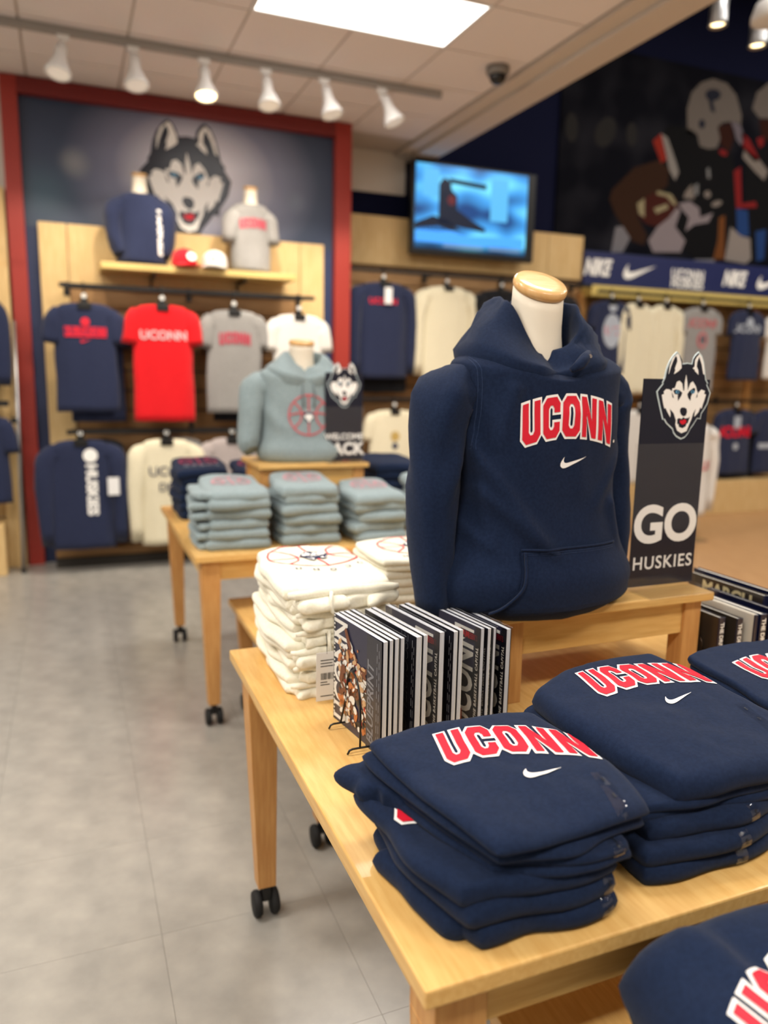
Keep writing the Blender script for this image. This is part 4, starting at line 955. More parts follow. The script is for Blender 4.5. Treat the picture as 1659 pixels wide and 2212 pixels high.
# ------------------------------------------------------------ the navy hoodie on the torso (front table)
def ridge(x, z, p, q, wd, amp):
    """soft fold along the segment p-q in the x-z plane"""
    px, pz = p; qx, qz = q; dx, dz = qx - px, qz - pz
    L2 = dx * dx + dz * dz; t = max(0, min(1, ((x - px) * dx + (z - pz) * dz) / L2))
    d = math.hypot(x - px - dx * t, z - pz - dz * t)
    return amp * math.exp(-(d / wd) ** 2) * (1 - .6 * t)
def worn_hoodie(label, loc, m, sc=1.0, hem_drop=.545, hemw=.235, bh=.150, arm_out=0.0, seed=0, word=None, cord=None, folds=(), hoodup=1.0, hi=True, neck_shift=(-.01, .02), armdrop=.53, group=None):
    root = thing('hoodie', label, 'hoodie', (0, 0, 0), group)
    ac, ash, an, b = .198, .205, .095, .128
    def disp(x, y, z, t, th):
        f = 0; front = y < 0
        for (p, q, wd, amp) in folds: f += ridge(x, z, p, q, wd * .8, amp * 1.5)
        f *= max(0, min(1, (z + hem_drop - .125) / .05))
        n = .010 * nz(x * 4 + seed, z * 3.5, y * 3) + .004 * nz(x * 11, z * 9 + seed, 1)
        dy = (-(f + n) if front else n)
        k = max(0, 1 - t / .16)                      # gathered hem rolls under
        side = 1 - .0 * k
        dz = -.03 * max(0, (t - .80) / .20) ** 1.5 * max(0, -sin(th)) ** 1.5 * math.exp(-(x / .085) ** 2) - .012 * k * (1 - abs(x) / .25) + (.006 * nz(x * 14, seed, 2) * k)
        if front and t > .55: dz -= .036 * min(1, (t - .55) / .35) * min(1, max(0, (-y - .015) / .10)) * (1 - .5 * min(1, abs(x) / .22))
        bulge = .012 * math.exp(-((t - .13) / .07) ** 2)
        return (x * .05 * math.exp(-((t - .12) / .07) ** 2) - x * .10 * max(0, 1 - t / .06) ** 2, dy - (bulge if front else -bulge) + (.03 if front else -.03) * max(0, 1 - t / .06) ** 2, dz)
    nr, nt = (70, 110) if hi else (30, 40)
    body = MB().loft(torso_rings(hem_drop, hemw, ac, ash, an, b, bh, nr, nt, slope=.034, disp=disp, p=.80, q=.88), True, False).build('body', m, root, smooth=True)
    for s in (-1, 1):
        sm = MB(); A = arm_out; B = .035 if (s > 0 and hi) else 0; Y = .03 if (s > 0 and hi) else 0
        sleeve(sm, [(s * .100, .012, -.096), (s * .188, .012, -.086), (s * (.233 + A - B), .01 + Y * .5, -.112), (s * (.248 + A - B * .95), -.003 + Y, -.24), (s * (.265 + A - B * .8), -.012 + Y, -.37), (s * (.252 + A - B * .6), -.03 + Y, -armdrop)],
               [(.040, .050), (.062, .072), (.066, .078), (.058, .072), (.052, .064), (.040, .05)], 48 if hi else 18, .20, seed + s * 2)
        sl = sm.build('sleeve', m, root, smooth=True)
    # hood: lofted collar with a raised, folded-over rim
    K = 72 if hi else 36; rings = []
    cx, cy = neck_shift
    for i in range(K + 1):
        al = lerp(-pi * .985, pi * .985, i / K); A = abs(al) / pi            # 0 at the front, 1 at the back
        d = Vector((sin(al), -cos(al), 0)); c = Vector((cx, cy, 0))
        dk = Vector((cx * 0, -.0, 0))
        up = pl((0, .07, .44, .62, 1), (-.022, -.004, .100 * hoodup, .112 * hoodup, .112 * hoodup), A)
        r_in = pl((0, .2, .5, 1), (.060, .066, .076, .086), A) + (.026 if al > 0 else 0) * sin(min(A, .6) / .6 * pi)
        r_top = pl((0, .25, .5, 1), (.070, .078, .078, .104), A) + (.040 if al > 0 else 0) * sin(min(A, .6) / .6 * pi)
        r_base = pl((0, .12, .3, .5, .75, 1), (.118, .145, .174, .172, .165, .160), A)
        z_base = pl((0, .15, .4, .6, 1), (-.062, -.050, -.026, -.014, -.02), A)
        wob = nz(al * 2.2 + seed, 1.7, 0) * .010 * min(1, A * 5)
        sec = []
        prof = [(r_base - .012, z_base - .035), (r_base, z_base - .006), (r_base + .004, z_base + .012), (lerp(r_base, r_top, .22) + .004, lerp(z_base, up, .30)),
                (lerp(r_base, r_top, .45) + .004, lerp(z_base, up, .52)), (lerp(r_base, r_top, .68) + .003, lerp(z_base, up, .74)), (lerp(r_base, r_top, .88), lerp(z_base, up, .92)),
                (r_top, up), (r_top - .005, up + .004), (r_top - .010, up), (lerp(r_top, r_in, .6) - .006, lerp(up, z_base + .02, .3)), (r_in - .002, lerp(up, z_base + .02, .65)), (r_in, z_base + .01), (r_in + .005, z_base - .03)]
        for j, (rr, zz) in enumerate(prof):
            fl = (.010 * nz(al * 3 + zz * 18, zz * 26 + al * 1.5, seed + 4) + .006 * sin(zz * 70 + al * 5)) * (1 if 2 < j < 7 else .25) * min(1, A * 6)
            sec.append(c + d * (rr + wob + fl) + Vector((0, 0, zz + fl * .3)))
        rings.append(sec)
    MB().loft(rings, True, True, close=False).build('hood', m, root, smooth=True)
    root.location = loc; root.scale = (sc, sc, sc)
    return root, body
HL = (.985, 1.515, 1.560)
folds = [((-.20, -.22), (-.02, -.46), .020, .014), ((-.19, -.30), (.06, -.52), .018, .011), ((-.20, -.18), (-.16, -.42), .016, .012),
         ((.20, -.20), (.10, -.34), .018, .008), ((-.12, -.07), (-.15, -.20), .018, .008), ((.02, -.12), (.05, -.3), .03, .006), ((-.21, -.38), (-.10, -.50), .014, .012),
         ((.15, -.34), (.20, -.5), .02, .010)]
hood, hbody = worn_hoodie('large navy hoodie with red arched chest lettering, on the front torso', HL, NAVY, folds=folds, seed=3, hem_drop=.583, bh=.158, hemw=.254, armdrop=.60)
# draped prints, pocket and seams on the hero hoodie (local frame of the hoodie)
tr = bvh_of(hbody)
Y1 = (0, 1, 0)
def on_body(name, vf, m, x, z, off, e=.010, along=False): return drape(name, vf, m, hood, tr, (x, -.5, z), (1, 0, 0), (0, 0, 1), Y1, off, e=e, along=along)
wd = lambda g: mesh2d(cw(.086, g, .15, .11), .012)
on_body('lettering_outline', wd(.062), INKW, .012, -.206, .0010)
on_body('lettering', wd(0), INKR, .012, -.206, .0019)
on_body('lettering_mark', mesh2d([circle(0, 0, .0035)], .01), INKW, .146, -.200, .0010)
on_body('swoosh_mark', mesh2d(swoosh(.066), .01), INKW, .022, -.250, .0012)
# kangaroo pocket
STITCH = fabric('navy_stitching', (30, 43, 70))
t_arm = bvh_of(hbody, *[c for c in hood.children if c.name.startswith('sleeve')])
for dx in (0, .006):
    L_ = [(-.196, -.012), (-.190, -.03), (-.186, -.05), (-.183, -.08), (-.182, -.11), (-.183, -.14), (-.187, -.18), (-.196, -.215)]
    drape('armhole_seam', mesh2d([stroke([(a + dx, b) for a, b in L_], .0014)]), STITCH, hood, t_arm, (0, -.5, 0), (1, 0, 0), (0, 0, 1), Y1, .0009, e=.0095, along=True)
pk = [(-.105, -.425), (.150, -.425), (.178, -.485), (.215, -.56), (-.195, -.572), (-.155, -.545), (-.118, -.505), (-.108, -.470)]
po = on_body('pocket', mesh2d([[densify(pk, .02)]], .02), NAVY, 0, 0, .006, e=.008, along=True)
tpo = bvh_of(po)
_e = []
for k in range(41):
    h_, n_, i_, d_ = tpo.ray_cast(Vector((lerp(-.1045, .1495, k / 40), -.5, -.4265)), Vector(Y1))
    if h_ is not None: _e.append(h_ + Vector((0, -.0008, 0)))
for _ in range(6): _e = [_e[0]] + [(_e[i - 1] + _e[i] * 2 + _e[i + 1]) / 4 for i in range(1, len(_e) - 1)] + [_e[-1]]
MB().tube(_e, .0028, 8).build('pocket_edge', NAVY, hood, smooth=True)
for L_, w_ in (([(-.1045, -.43), (-.1075, -.468), (-.1165, -.503), (-.153, -.542), (-.178, -.560)], .010),):
    L_ = [(lerp(L_[i][0], L_[i + 1][0], u / 8), lerp(L_[i][1], L_[i + 1][1], u / 8)) for i in range(len(L_) - 1) for u in range(8)] + [L_[-1]]
    for _ in range(6): L_ = [L_[0]] + [((L_[i - 1][0] + L_[i + 1][0] + 2 * L_[i][0]) / 4, (L_[i - 1][1] + L_[i + 1][1] + 2 * L_[i][1]) / 4) for i in range(1, len(L_) - 1)] + [L_[-1]]
    b_ = drape('pocket_hem', mesh2d([stroke(L_, w_)]), NAVY, hood, tpo, (.003, -.5, 0), (1, 0, 0), (0, 0, 1), Y1, .0042, e=.0095, along=True)
    sd = b_.modifiers.new('thick', 'SOLIDIFY'); sd.thickness = .005; sd.offset = -1
for L_ in ([(-.10, -.433), (.146, -.433)], [(-.10, -.437), (.146, -.437)], [(-.099, -.44), (-.107, -.503), (-.145, -.541), (-.18, -.563)]):
    drape('pocket_seam', mesh2d([stroke(densify(L_ , .012)[: len(densify(L_, .012)) // (1 if len(L_) > 2 else 2) + 1] if len(L_) == 2 else L_, .0014)]), STITCH, hood, tpo, (0, -.5, 0), (1, 0, 0), (0, 0, 1), Y1, .0009, e=.0095, along=True)
MB().tube([(.000, -.132, -.046), (.018, -.136, -.034), (.036, -.128, -.020), (.056, -.112, -.008)], [.006, .012, .012, .007], 10).build('hood_knot', NAVY, hood, smooth=True)
MB().lathe([(.0045, 0), (.0045, .002), (.002, .002)], 12, c=(.044, -.134, -.016), M=Matrix.Rotation(radians(70), 3, 'X')).build('eyelet', CHROME, hood)
torso_form('cream fabric torso with tilted round wooden neck cap inside the navy hoodie', (HL[0] - .006, HL[1] + .012, HL[2] - .02), .0585, -31, .146, H=.54, body_w=.15, depth=.085)
# grey hoodie on the rear table
HG = (1.045, 3.66, 1.525)
gh, gbody = worn_hoodie('blue-grey hoodie with faint red ball print, on the rear torso', HG, GREYB, hi=False, seed=9, hem_drop=.455, hemw=.21, sc=1.0, hoodup=.62, armdrop=.40, neck_shift=(0, .0),
                        folds=[((-.2, -.2), (-.02, -.4), .03, .015), ((.2, -.2), (.05, -.4), .03, .012)])
tg = bvh_of(gbody)
def ball(r, wd_=.006):
    L = [circle(0, 0, r, hole=wd_), stroke([(-r, 0), (-r * .5, .01), (r * .5, .01), (r, 0)], wd_), stroke([(0, -r), (0, r)], wd_)]
    for s in (-1, 1): L.append(stroke([(s * r * .75, r * .66), (s * r * .42, r * .3), (s * r * .36, 0), (s * r * .42, -r * .3), (s * r * .75, -r * .66)], wd_))
    return L
drape('print_ball', mesh2d(ball(.098, .007), .05), INKDR, gh, tg, (.0, -.5, -.225), (1, 0, 0), (0, 0, 1), Y1, .003)
for k, (p, m_) in enumerate((('head', INKN), ('face', INKW))):
    drape('print_husky', mesh2d(place2d(husky(p), .065), .05), m_, gh, tg, (.0, -.5, -.262), (1, 0, 0), (0, 0, 1), Y1, .004 + .001 * k)
for s in (-1, 1): MB().tube([(s * .025, -.12, -.08), (s * .030, -.140, -.13), (s * .026, -.142, -.19)], .004, 6).build('drawstring', mat('grey_cord', (112, 124, 128), rough=.9), gh, smooth=True)
torso_form('cream torso with round wooden neck cap inside the blue-grey hoodie', (HG[0], HG[1], HG[2] - .01), .058, -8, .11, H=.43, body_w=.15, depth=.08)

# ------------------------------------------------------------ folded garments
def spaced(n_in, edge, n_e=5):
    """parameter values -1..1, dense within `edge` (fraction) of both ends"""
    e = [-1 + edge * (1 - cos(pi / 2 * k / n_e)) for k in range(n_e)]
    mid = [lerp(-1 + edge, 1 - edge, k / n_in) for k in range(n_in + 1)]
    return e + mid + [-v for v in e[::-1]]
WAVE = .005
def pillow(mb, quad, z0, z1, seed=0, zf=None, n=16, wob=.006, rr=None, wr=.0015, sq=.10):
    FL, FR, BR, BL = [Vector(q) for q in quad]
    hw = ((FR - FL).length + (BR - BL).length) / 4; hd = ((BL - FL).length + (BR - FR).length) / 4
    T = z1 - z0; r = rr or T / 2
    S_ = spaced(n, min(.9, r / hw)); T_ = spaced(n, min(.9, r / hd))
    N1, N2 = len(S_), len(T_)
    def prof(s, h):
        d = (1 - abs(s)) * h
        return 1.0 if d >= r else math.sqrt(max(0, 1 - (1 - d / r) ** 2))
    V = {}
    verts = []; faces = []
    def P(s, t, top):
        s2 = s * (1 - sq * t * t * abs(s) ** 3); t2 = t * (1 - sq * s * s * abs(t) ** 3)
        u = (s2 + 1) / 2; v = (t2 + 1) / 2
        p = FL.lerp(FR, u).lerp(BL.lerp(BR, u), v)
        h = prof(s, hw) * prof(t, hd)
        ang = math.atan2(t, s)
        e = max(abs(s), abs(t)) ** 4
        wx = wob * e * nz(cos(ang) * 1.6 + seed * 3.3, sin(ang) * 1.6, seed + (z0 + z1) * 7); 
        c = (FL + FR + BL + BR) / 4; dr = (p - c).normalized() if (p - c).length > 1e-6 else Vector((0, 0))
        p = p + dr * wx * 2
        zc = (z0 + z1) / 2
        z = zc + (T / 2) * h * (1 if top else -1)
        if top: z += wr * h * (nz(p.x * 16 + seed, p.y * 16, seed) + .8 * nz(p.x * 42, p.y * 30 + seed, 3))
        z += WAVE * min(1, (zc - .76) / .05 if zc < 1.2 else 1) * nz(p.x * 9, p.y * 9, 4) if zc > .76 else 0
        if zf: z += zf(s, t, p)
        return (p.x, p.y, z)
    idx = {}
    for top in (True, False):
        for i, s in enumerate(S_):
            for j, t in enumerate(T_):
                edge = i in (0, N1 - 1) or j in (0, N2 - 1)
                if not top and edge: idx[(i, j, False)] = idx[(i, j, True)]; continue
                idx[(i, j, top)] = len(verts); verts.append(P(s, t, top))
        for i in range(N1 - 1):
            for j in range(N2 - 1):
                f = (idx[(i, j, top)], idx[(i + 1, j, top)], idx[(i + 1, j + 1, top)], idx[(i, j + 1, top)])
                faces.append(f if top else f[::-1])
    mb.add(verts, faces)
def jig(q, a, rnd): return tuple((x + rnd.uniform(-a, a), y + rnd.uniform(-a, a)) for x, y in q)
def folded(name, label, cat, m, quad, z0, z1, seed, group=None, zf=None, layers=2, n=16, wob=.006, jitter=.004, extra=None, rr=None):
    rnd = random.Random(seed)
    cx = sum(q[0] for q in quad) / 4; cy = sum(q[1] for q in quad) / 4
    mb = MB(); T = (z1 - z0) / layers
    for k in range(layers):
        q = jig(quad, jitter, rnd)
        pillow(mb, q, z0 + k * T - (.0012 if k else 0), z0 + (k + 1) * T + .0008, seed * 3 + k, zf, n, wob, wr=.0022 if k == layers - 1 else .001, rr=rr)
    if extra: extra(mb, rnd)
    me = mb
    o = me.build(name, m, None, (cx, cy, z0), smooth=True)
    o.location = (cx, cy, z0)
    tag(o, label, cat, group)
    return o
def tree_w(o):
    vs = [v.co + o.location for v in o.data.vertices]
    return BVHTree.FromPolygons(vs, [tuple(p.vertices) for p in o.data.polygons])
def drape_on(o, name, vf, m, org, U, V, D, off, t=None):
    d = drape(name, vf, m, None, t or tree_w(o), org, U, V, D, off)
    for v in d.data.vertices: v.co -= o.location
    d.parent = o
    return d
def sticker(o, ox, oz, w_, h_, D=(0, 1, 0), U=(1, 0, 0), V=(0, 0, 1), y=.3, off=.0012, letters='S', k=1):
    t = tree_w(o)
    drape_on(o, 'size_sticker', mesh2d([rect(-w_ / 2, w_ / 2, -h_ / 2, h_ / 2)], .008), FILM, (ox, y, oz), U, V, D, off, t)
    v, f = text_mesh(letters, .011, .02)
    for i in range(k):
        dz = (i - (k - 1) / 2) * h_ / max(k, 1)
        drape_on(o, 'size_letter', ([(a, b + dz) for a, b in v], f), BLACKP, (ox, y, oz), U, V, D, off + .0004, t)
# --- stack 1 (front left corner of the table)
NV = 'folded navy hoodies on the front table'
q1 = [((.447, .748), (.690, .752), (.680, 1.080), (.395, 1.045)),
      ((.440, .760), (.692, .748), (.690, 1.085), (.388, 1.060)),
      ((.420, .765), (.700, .752), (.690, 1.085), (.368, 1.060)),
      ((.478, .775), (.708, .750), (.694, 1.100), (.396, 1.085)),
      ((.472, .748), (.756, .772), (.752, 1.105), (.385, 1.075))]
z1 = [.7605, .794, .827, .857, .883, .925]
lab1 = ['bottom navy hoodie of the front-left stack, lying on the tabletop', 'navy hoodie second from the bottom of the front-left stack', 'navy hoodie mid front-left stack with a scrap of red lettering showing', 'navy hoodie second from the top of the front-left stack, left fold bulging', 'top navy hoodie of the front-left stack with red arched lettering']
def dr1(k):
    # outer edges sag a little, left-back fold rises
    def f(s, t, p):
        return -.004 * k * max(0, -t) ** 2 - .0025 * k * max(0, s) ** 2 + .002 * k * max(0, t) * max(0, -s) - .0015 * abs(s) ** 3
    return f
def left_fold(x0, y0, x1, y1, z, r, m2=0):
    def f(mb, rnd):
        pillow(mb, ((x0, y0), (x0 + .09, y0 - .02), (x1 + .12, y1 + .01), (x1, y1)), z - r, z + r, m2 + 3, lambda s, t, p: -.006 * max(0, -t) + .003 * s, n=14, wob=.014, rr=r * .95)
    return f
S1 = []
for k in range(5):
    ex = None
    if k == 3: ex = left_fold(.400, .97, .368, 1.085, .868, .019)
    if k == 0: ex = left_fold(.425, .80, .384, .98, .779, .018, 7)
    S1.append(folded('folded_hoodie', lab1[k], 'hoodie', NAVY, q1[k], z1[k], z1[k + 1], 20 + k, NV, dr1(k), n=26, wob=.008, extra=ex, rr=.024 if k == 4 else None, layers=1 if k in (0, 1, 2) else 2))
def top_print(o, cx, cy, z, rz, h=.088, m1=INKW, m2=INKR, sw=True):
    U = Vector((cos(rz), sin(rz), 0)); V = Vector((-sin(rz), cos(rz), 0)); t = tree_w(o)
    drape_on(o, 'lettering_outline', mesh2d(cw(h, .062, .15, .12), .012), m1, (cx, cy, z + .2), U, V, (0, 0, -1), .0010, t)
    drape_on(o, 'lettering', mesh2d(cw(h, 0, .15, .12), .012), m2, (cx, cy, z + .2), U, V, (0, 0, -1), .0020, t)
    if sw:
        p = Vector((cx, cy, z + .2)) - V * .052 + U * .012
        drape_on(o, 'swoosh_mark', mesh2d(swoosh(.066), .008), INKW, p, U, V, (0, 0, -1), .0012, t)
top_print(S1[4], .618, .925, .93, radians(-12))
top_print(S1[2], .520, .885, .86, radians(-24), sw=False)
def top_sticker(o, x, y, ang, L=.14, w_=.022, k=3, z=1.2):
    U = Vector((cos(ang), sin(ang), 0)); V = Vector((-sin(ang), cos(ang), 0)); t = tree_w(o)
    drape_on(o, 'size_sticker', mesh2d([rect(-w_ / 2, w_ / 2, -L / 2, L / 2)], .008), FILM, (x, y, z), U, V, (0, 0, -1), .0012, t)
    v, f = text_mesh('S', .011, .02)
    for i in range(k):
        d = (i - (k - 1) / 2) * L / k
        drape_on(o, 'size_letter', ([(a, b + d) for a, b in v], f), BLACKP, (x, y, z), U, V, (0, 0, -1), .0018, t)
top_sticker(S1[4], .690, .805, radians(-12), L=.11)

for k, x in ((0, .655), (1, .660), (3, .668)): sticker(S1[k], x, (z1[k] + z1[k + 1]) / 2, .022, .030, k=1)
# --- stack 2
q2 = [((.735, .775), (1.05, .790), (1.06, 1.16), (.745, 1.14)), ((.740, .785), (1.06, .790), (1.07, 1.18), (.748, 1.15)), ((.752, .800), (1.07, .80), (1.07, 1.20), (.742, 1.17)),
      ((.745, .812), (1.09, .80), (1.08, 1.21), (.745, 1.18)), ((.800, .795), (1.150, .815), (1.120, 1.240), (.756, 1.165))]
z2 = [.7605, .791, .824, .857, .885, .930]
lab2 = ['bottom navy hoodie of the middle stack on the front table', 'navy hoodie second from the bottom of the middle stack', 'navy hoodie at mid height of the middle stack', 'navy hoodie second from the top of the middle stack', 'top navy hoodie of the middle stack with red arched lettering']
def dr2(k):
    return lambda s, t, p: -.004 * k * max(0, -t) ** 2 - .003 * k * max(0, -s) ** 3 - .002 * abs(s) ** 3 + .0025 * k * max(0, t)
S2 = [folded('folded_hoodie', lab2[k], 'hoodie', NAVY, q2[k], z2[k], z2[k + 1], 40 + k, NV, dr2(k), n=26, wob=.009, layers=2 if k == 3 else 1) for k in range(5)]
top_print(S2[4], .990, 1.055, .93, radians(-5))
for k, x in ((0, .925), (1, .925), (2, .955)): sticker(S2[k], x, (z2[k] + z2[k + 1]) / 2, .022, .030, k=1)
top_sticker(S2[4], 1.075, .905, radians(-12), L=.11)
# --- stack 3
q3 = lambda d: ((1.175 + d, .80), (1.47 + d, .81), (1.46 + d, 1.23), (1.165 + d, 1.21))
z3 = [.7605, .790, .820, .849, .877, .908]
lab3 = ['bottom navy hoodie of the stack at the photo\'s right edge', 'second lowest navy hoodie of the right-edge stack', 'middle navy hoodie of the right-edge stack', 'second highest navy hoodie of the right-edge stack', 'top navy hoodie at the right edge, its lettering cut by the photo']
S3 = [folded('folded_hoodie', lab3[k], 'hoodie', NAVY, q3(.003 * k), z3[k], z3[k + 1], 60 + k, NV, lambda s, t, p, k=k: .004 * k * max(0, t) - .003 * k * max(0, -t) ** 2, n=20, wob=.006) for k in range(5)]
top_print(S3[4], 1.375, 1.04, .95, radians(-4))
# --- loose hoodies on the nesting table, in front of the main table
G4 = 'loose navy hoodies on the low nesting table'
ql = ((.605, .340), (1.02, .300), (1.05, .690), (.594, .708))
L1 = []
zl = [.5005, .541, .581, .621, .661, .698, .812]
lab4 = ['lowest navy hoodie on the nesting table, lower right corner of the photo', 'second navy hoodie up on the nesting table', 'third navy hoodie up on the nesting table', 'fourth navy hoodie up on the nesting table', 'navy hoodie under the topmost one on the nesting table', 'topmost navy hoodie of the nesting table, drooping fold at its corner']
for k in range(6):
    dx = (-.035, -.022, .0, .02, .03, 0)[k]
    def zz(s, t, p, k=k):
        base = -.006 * abs(s) ** 3
        if k == 5: base += -.045 * max(0, -s) ** 3 * (.4 + .6 * max(0, .3 - t)) - .02 * max(0, -t) ** 2 + .010 * math.exp(-((s + .55) / .12) ** 2 - ((t - .55 + (s + .5)) / .35) ** 2) - .010 * math.exp(-((s + .35) / .1) ** 2 - ((t - .5 + (s + .4)) / .35) ** 2)
        return base
    q = tuple((x + dx, y - .01 * (k == 5)) for x, y in ql)
    L1.append(folded('folded_hoodie', lab4[k], 'hoodie', NAVY, q, zl[k], zl[k + 1], 80 + k, G4, zz, n=26, wob=.012, layers=2 if k < 5 else 1))
top_print(L1[5], .788, .478, .8, radians(11), h=.088)

# --- white / cream hoodie stacks with loose hoods and cords
GW = 'folded cream hoodies on the front table'
def cream_stack(X0, X1, Y0, Y1, zs, labs, seed0, hoods=True, group=GW):
    out = []
    for k in range(len(zs) - 1):
        rnd = random.Random(seed0 + k)
        zA, zB = zs[k], zs[k + 1]; T = zB - zA
        top = k == len(zs) - 2
        q = ((X0 + rnd.uniform(-.008, .008), Y0 + .02), (X1, Y0 + .02), (X1 + rnd.uniform(-.006, .006), Y1), (X0 + rnd.uniform(-.006, .006), Y1))
        if top: q = ((X0 - .012, Y0 + .03), (X1 + .005, Y0 + .04), (X1 - .01, Y1 + .02), (X0 + .0, Y1))
        def ex(mb, rnd, q=q, zA=zA, zB=zB, T=T, k=k):
            # hood lump drooping over the front edge and rolled ribs
            xa, xb = q[0][0], q[1][0]
            for h in range(3):
                x = lerp(xa + .02, xb - .05, (h + rnd.random() * .5) / 3)
                wdt = rnd.uniform(.07, .12)
                y_ = Y0 - rnd.uniform(.0, .02)
                pillow(mb, ((x, y_ - .01), (x + wdt, y_ + rnd.uniform(-.015, .01)), (x + wdt, y_ + .07), (x - .01, y_ + .07)), zA + .002, zA + T * .62, seed0 + k * 5 + h, lambda s, t, p: -.006 * max(0, -t) + .003 * s, n=8, wob=.012)
            pts = [(lerp(xa + .012, xb - .02, t), Y0 + .004 + .008 * nz(t * 4, k, seed0), zB - T * .30 + .006 * nz(t * 5 + k, 2, 0)) for t in [i / 16 for i in range(17)]]
            mb.tube(pts, [T * .26 * (1 + .25 * nz(i * .5, k * 3, 1)) * min(1, .25 + .75 * sin(pi * (i + .3) / 16.6) ** .4) for i in range(17)], 12)
        o = folded('folded_hoodie', labs[k], 'hoodie', CREAM, q, zA, zB, seed0 + k, group, (lambda s, t, p: -.012 * max(0, -t) ** 3 - .006 * abs(s) ** 4 + .006 * nz(p.x * 9, p.y * 9, k)) if top else (lambda s, t, p, k=k: .003 * nz(p.x * 11, p.y * 11, k) if 0 < k else 0), n=18, wob=.012, extra=ex, layers=2)
        out.append(o)
        if rnd.random() < .75 or top:
            x = lerp(q[0][0] + .05, q[1][0] - .06, rnd.random()); z_ = zB - T * .4
            pts = [(x, Y0 - .012, z_ + .01), (x - .006, Y0 - .028, z_ - .004), (x - .004, Y0 - .030, z_ - .03), (x + .012, Y0 - .026, z_ - .045)]
            c = MB().tube(pts, .0045, 6).build('drawstring', CREAM, None, tuple(o.location), smooth=True); c.parent = o
    return out
zw = [.7605, .800, .840, .882, .925, .968, 1.022]
labw = ['bottom cream hoodie of the left white stack, on the tabletop', 'second lowest cream hoodie of the left white stack', 'third cream hoodie up in the left white stack', 'fourth cream hoodie up in the left white stack', 'cream hoodie just below the top of the left white stack', 'top cream hoodie with red ball print and husky, left white stack']
W1 = cream_stack(.432, .715, 1.615, 2.03, zw, labw, 100)
def ball_print(o, cx, cy, rz=0.0, r=.115):
    t = tree_w(o); U = Vector((cos(rz), sin(rz), 0)); V = Vector((-sin(rz), cos(rz), 0))
    RP = mat('bright_red_line', (214, 66, 78), rough=.6)
    drape_on(o, 'print_ball', mesh2d(ball(r, .0045), .02), RP, (cx, cy, 1.3), U, V, (0, 0, -1), .0015, t)
    for k, (p, m_) in enumerate((('head', INKN), ('face', INKW), ('dark', INKN))):
        drape_on(o, 'print_husky', mesh2d(place2d(husky(p), .10), .02), m_, Vector((cx, cy, 1.3)) - V * .045, U, V, (0, 0, -1), .0022 + .0006 * k, t)
    for i, ch in enumerate('UCONN'):
        a = radians(90 - (i - 2) * 17)
        vf = text_mesh(ch, .022, .01); rr = r + .026
        p = Vector((cx, cy, 1.3)) + U * (rr * cos(a)) + V * (rr * sin(a))
        drape_on(o, 'lettering', vf, INKN, p, U, V, (0, 0, -1), .0018, t)
ball_print(W1[-1], .575, 1.905, pi + radians(4), .12)
zw2 = [.7605, .802, .845, .890, .935, .980, 1.015]
labw2 = [l.replace('left white stack', 'right white stack') for l in labw]
labw2[-1] = 'top cream hoodie of the right white stack, behind the navy hoodie sleeve'
W2 = cream_stack(.755, 1.04, 1.86, 2.0, zw2, labw2, 130) if False else cream_stack(.750, 1.03, 1.90, 1.965, zw2[:2], [labw2[0]], 130) if False else []
ywb = (1.84, 1.97)
W2 = [folded('folded_hoodie', labw2[k], 'hoodie', CREAM, ((.748, 1.825), (1.04, 1.825), (1.04, 2.03), (.745, 2.03)) if k < 5 else ((.742, 1.82), (1.04, 1.82), (1.03, 2.10), (.738, 2.08)), zw2[k], zw2[k + 1], 130 + k, GW, None, n=14, wob=.008) for k in range(6)]
ball_print(W2[-1], .90, 1.97, pi, .11)
# hanging swing tag
tg_ = thing('swing_tag', 'white barcode swing tag hanging off the cream stack by the magazines', 'tag', (.525, 1.575, .76)); otg = (.575, 1.575, .76)
MB().box(.535, .585, 1.5735, 1.5745, .765, .880).build('card', TAGP, tg_, otg)
random.seed(5)
bars = []; x = 0
while x < .030:
    w_ = random.choice((.0006, .001, .0016)); bars.append(rect(x, x + w_, 0, .016)); x += w_ + random.choice((.0006, .0012))
flat('barcode', mesh2d(bars), BLACKP, tg_, (.546 - otg[0], 1.5734 - otg[1], .815 - otg[2]), (1, 0, 0), (0, 0, 1), .0002)
for i, (z_, l_) in enumerate(((.86, .034), (.853, .028), (.846, .03), (.808, .016), (.802, .022), (.775, .03))):
    flat('print_line', mesh2d([rect(0, l_, 0, .0022)]), BLACKP, tg_, (.545 - otg[0], 1.5734 - otg[1], z_ - otg[2]), (1, 0, 0), (0, 0, 1), .0002)
MB().tube([(.560, 1.5735, .876), (.562, 1.58, .90), (.566, 1.60, .915)], .0008, 5).build('cord', BLACKM, tg_, otg)

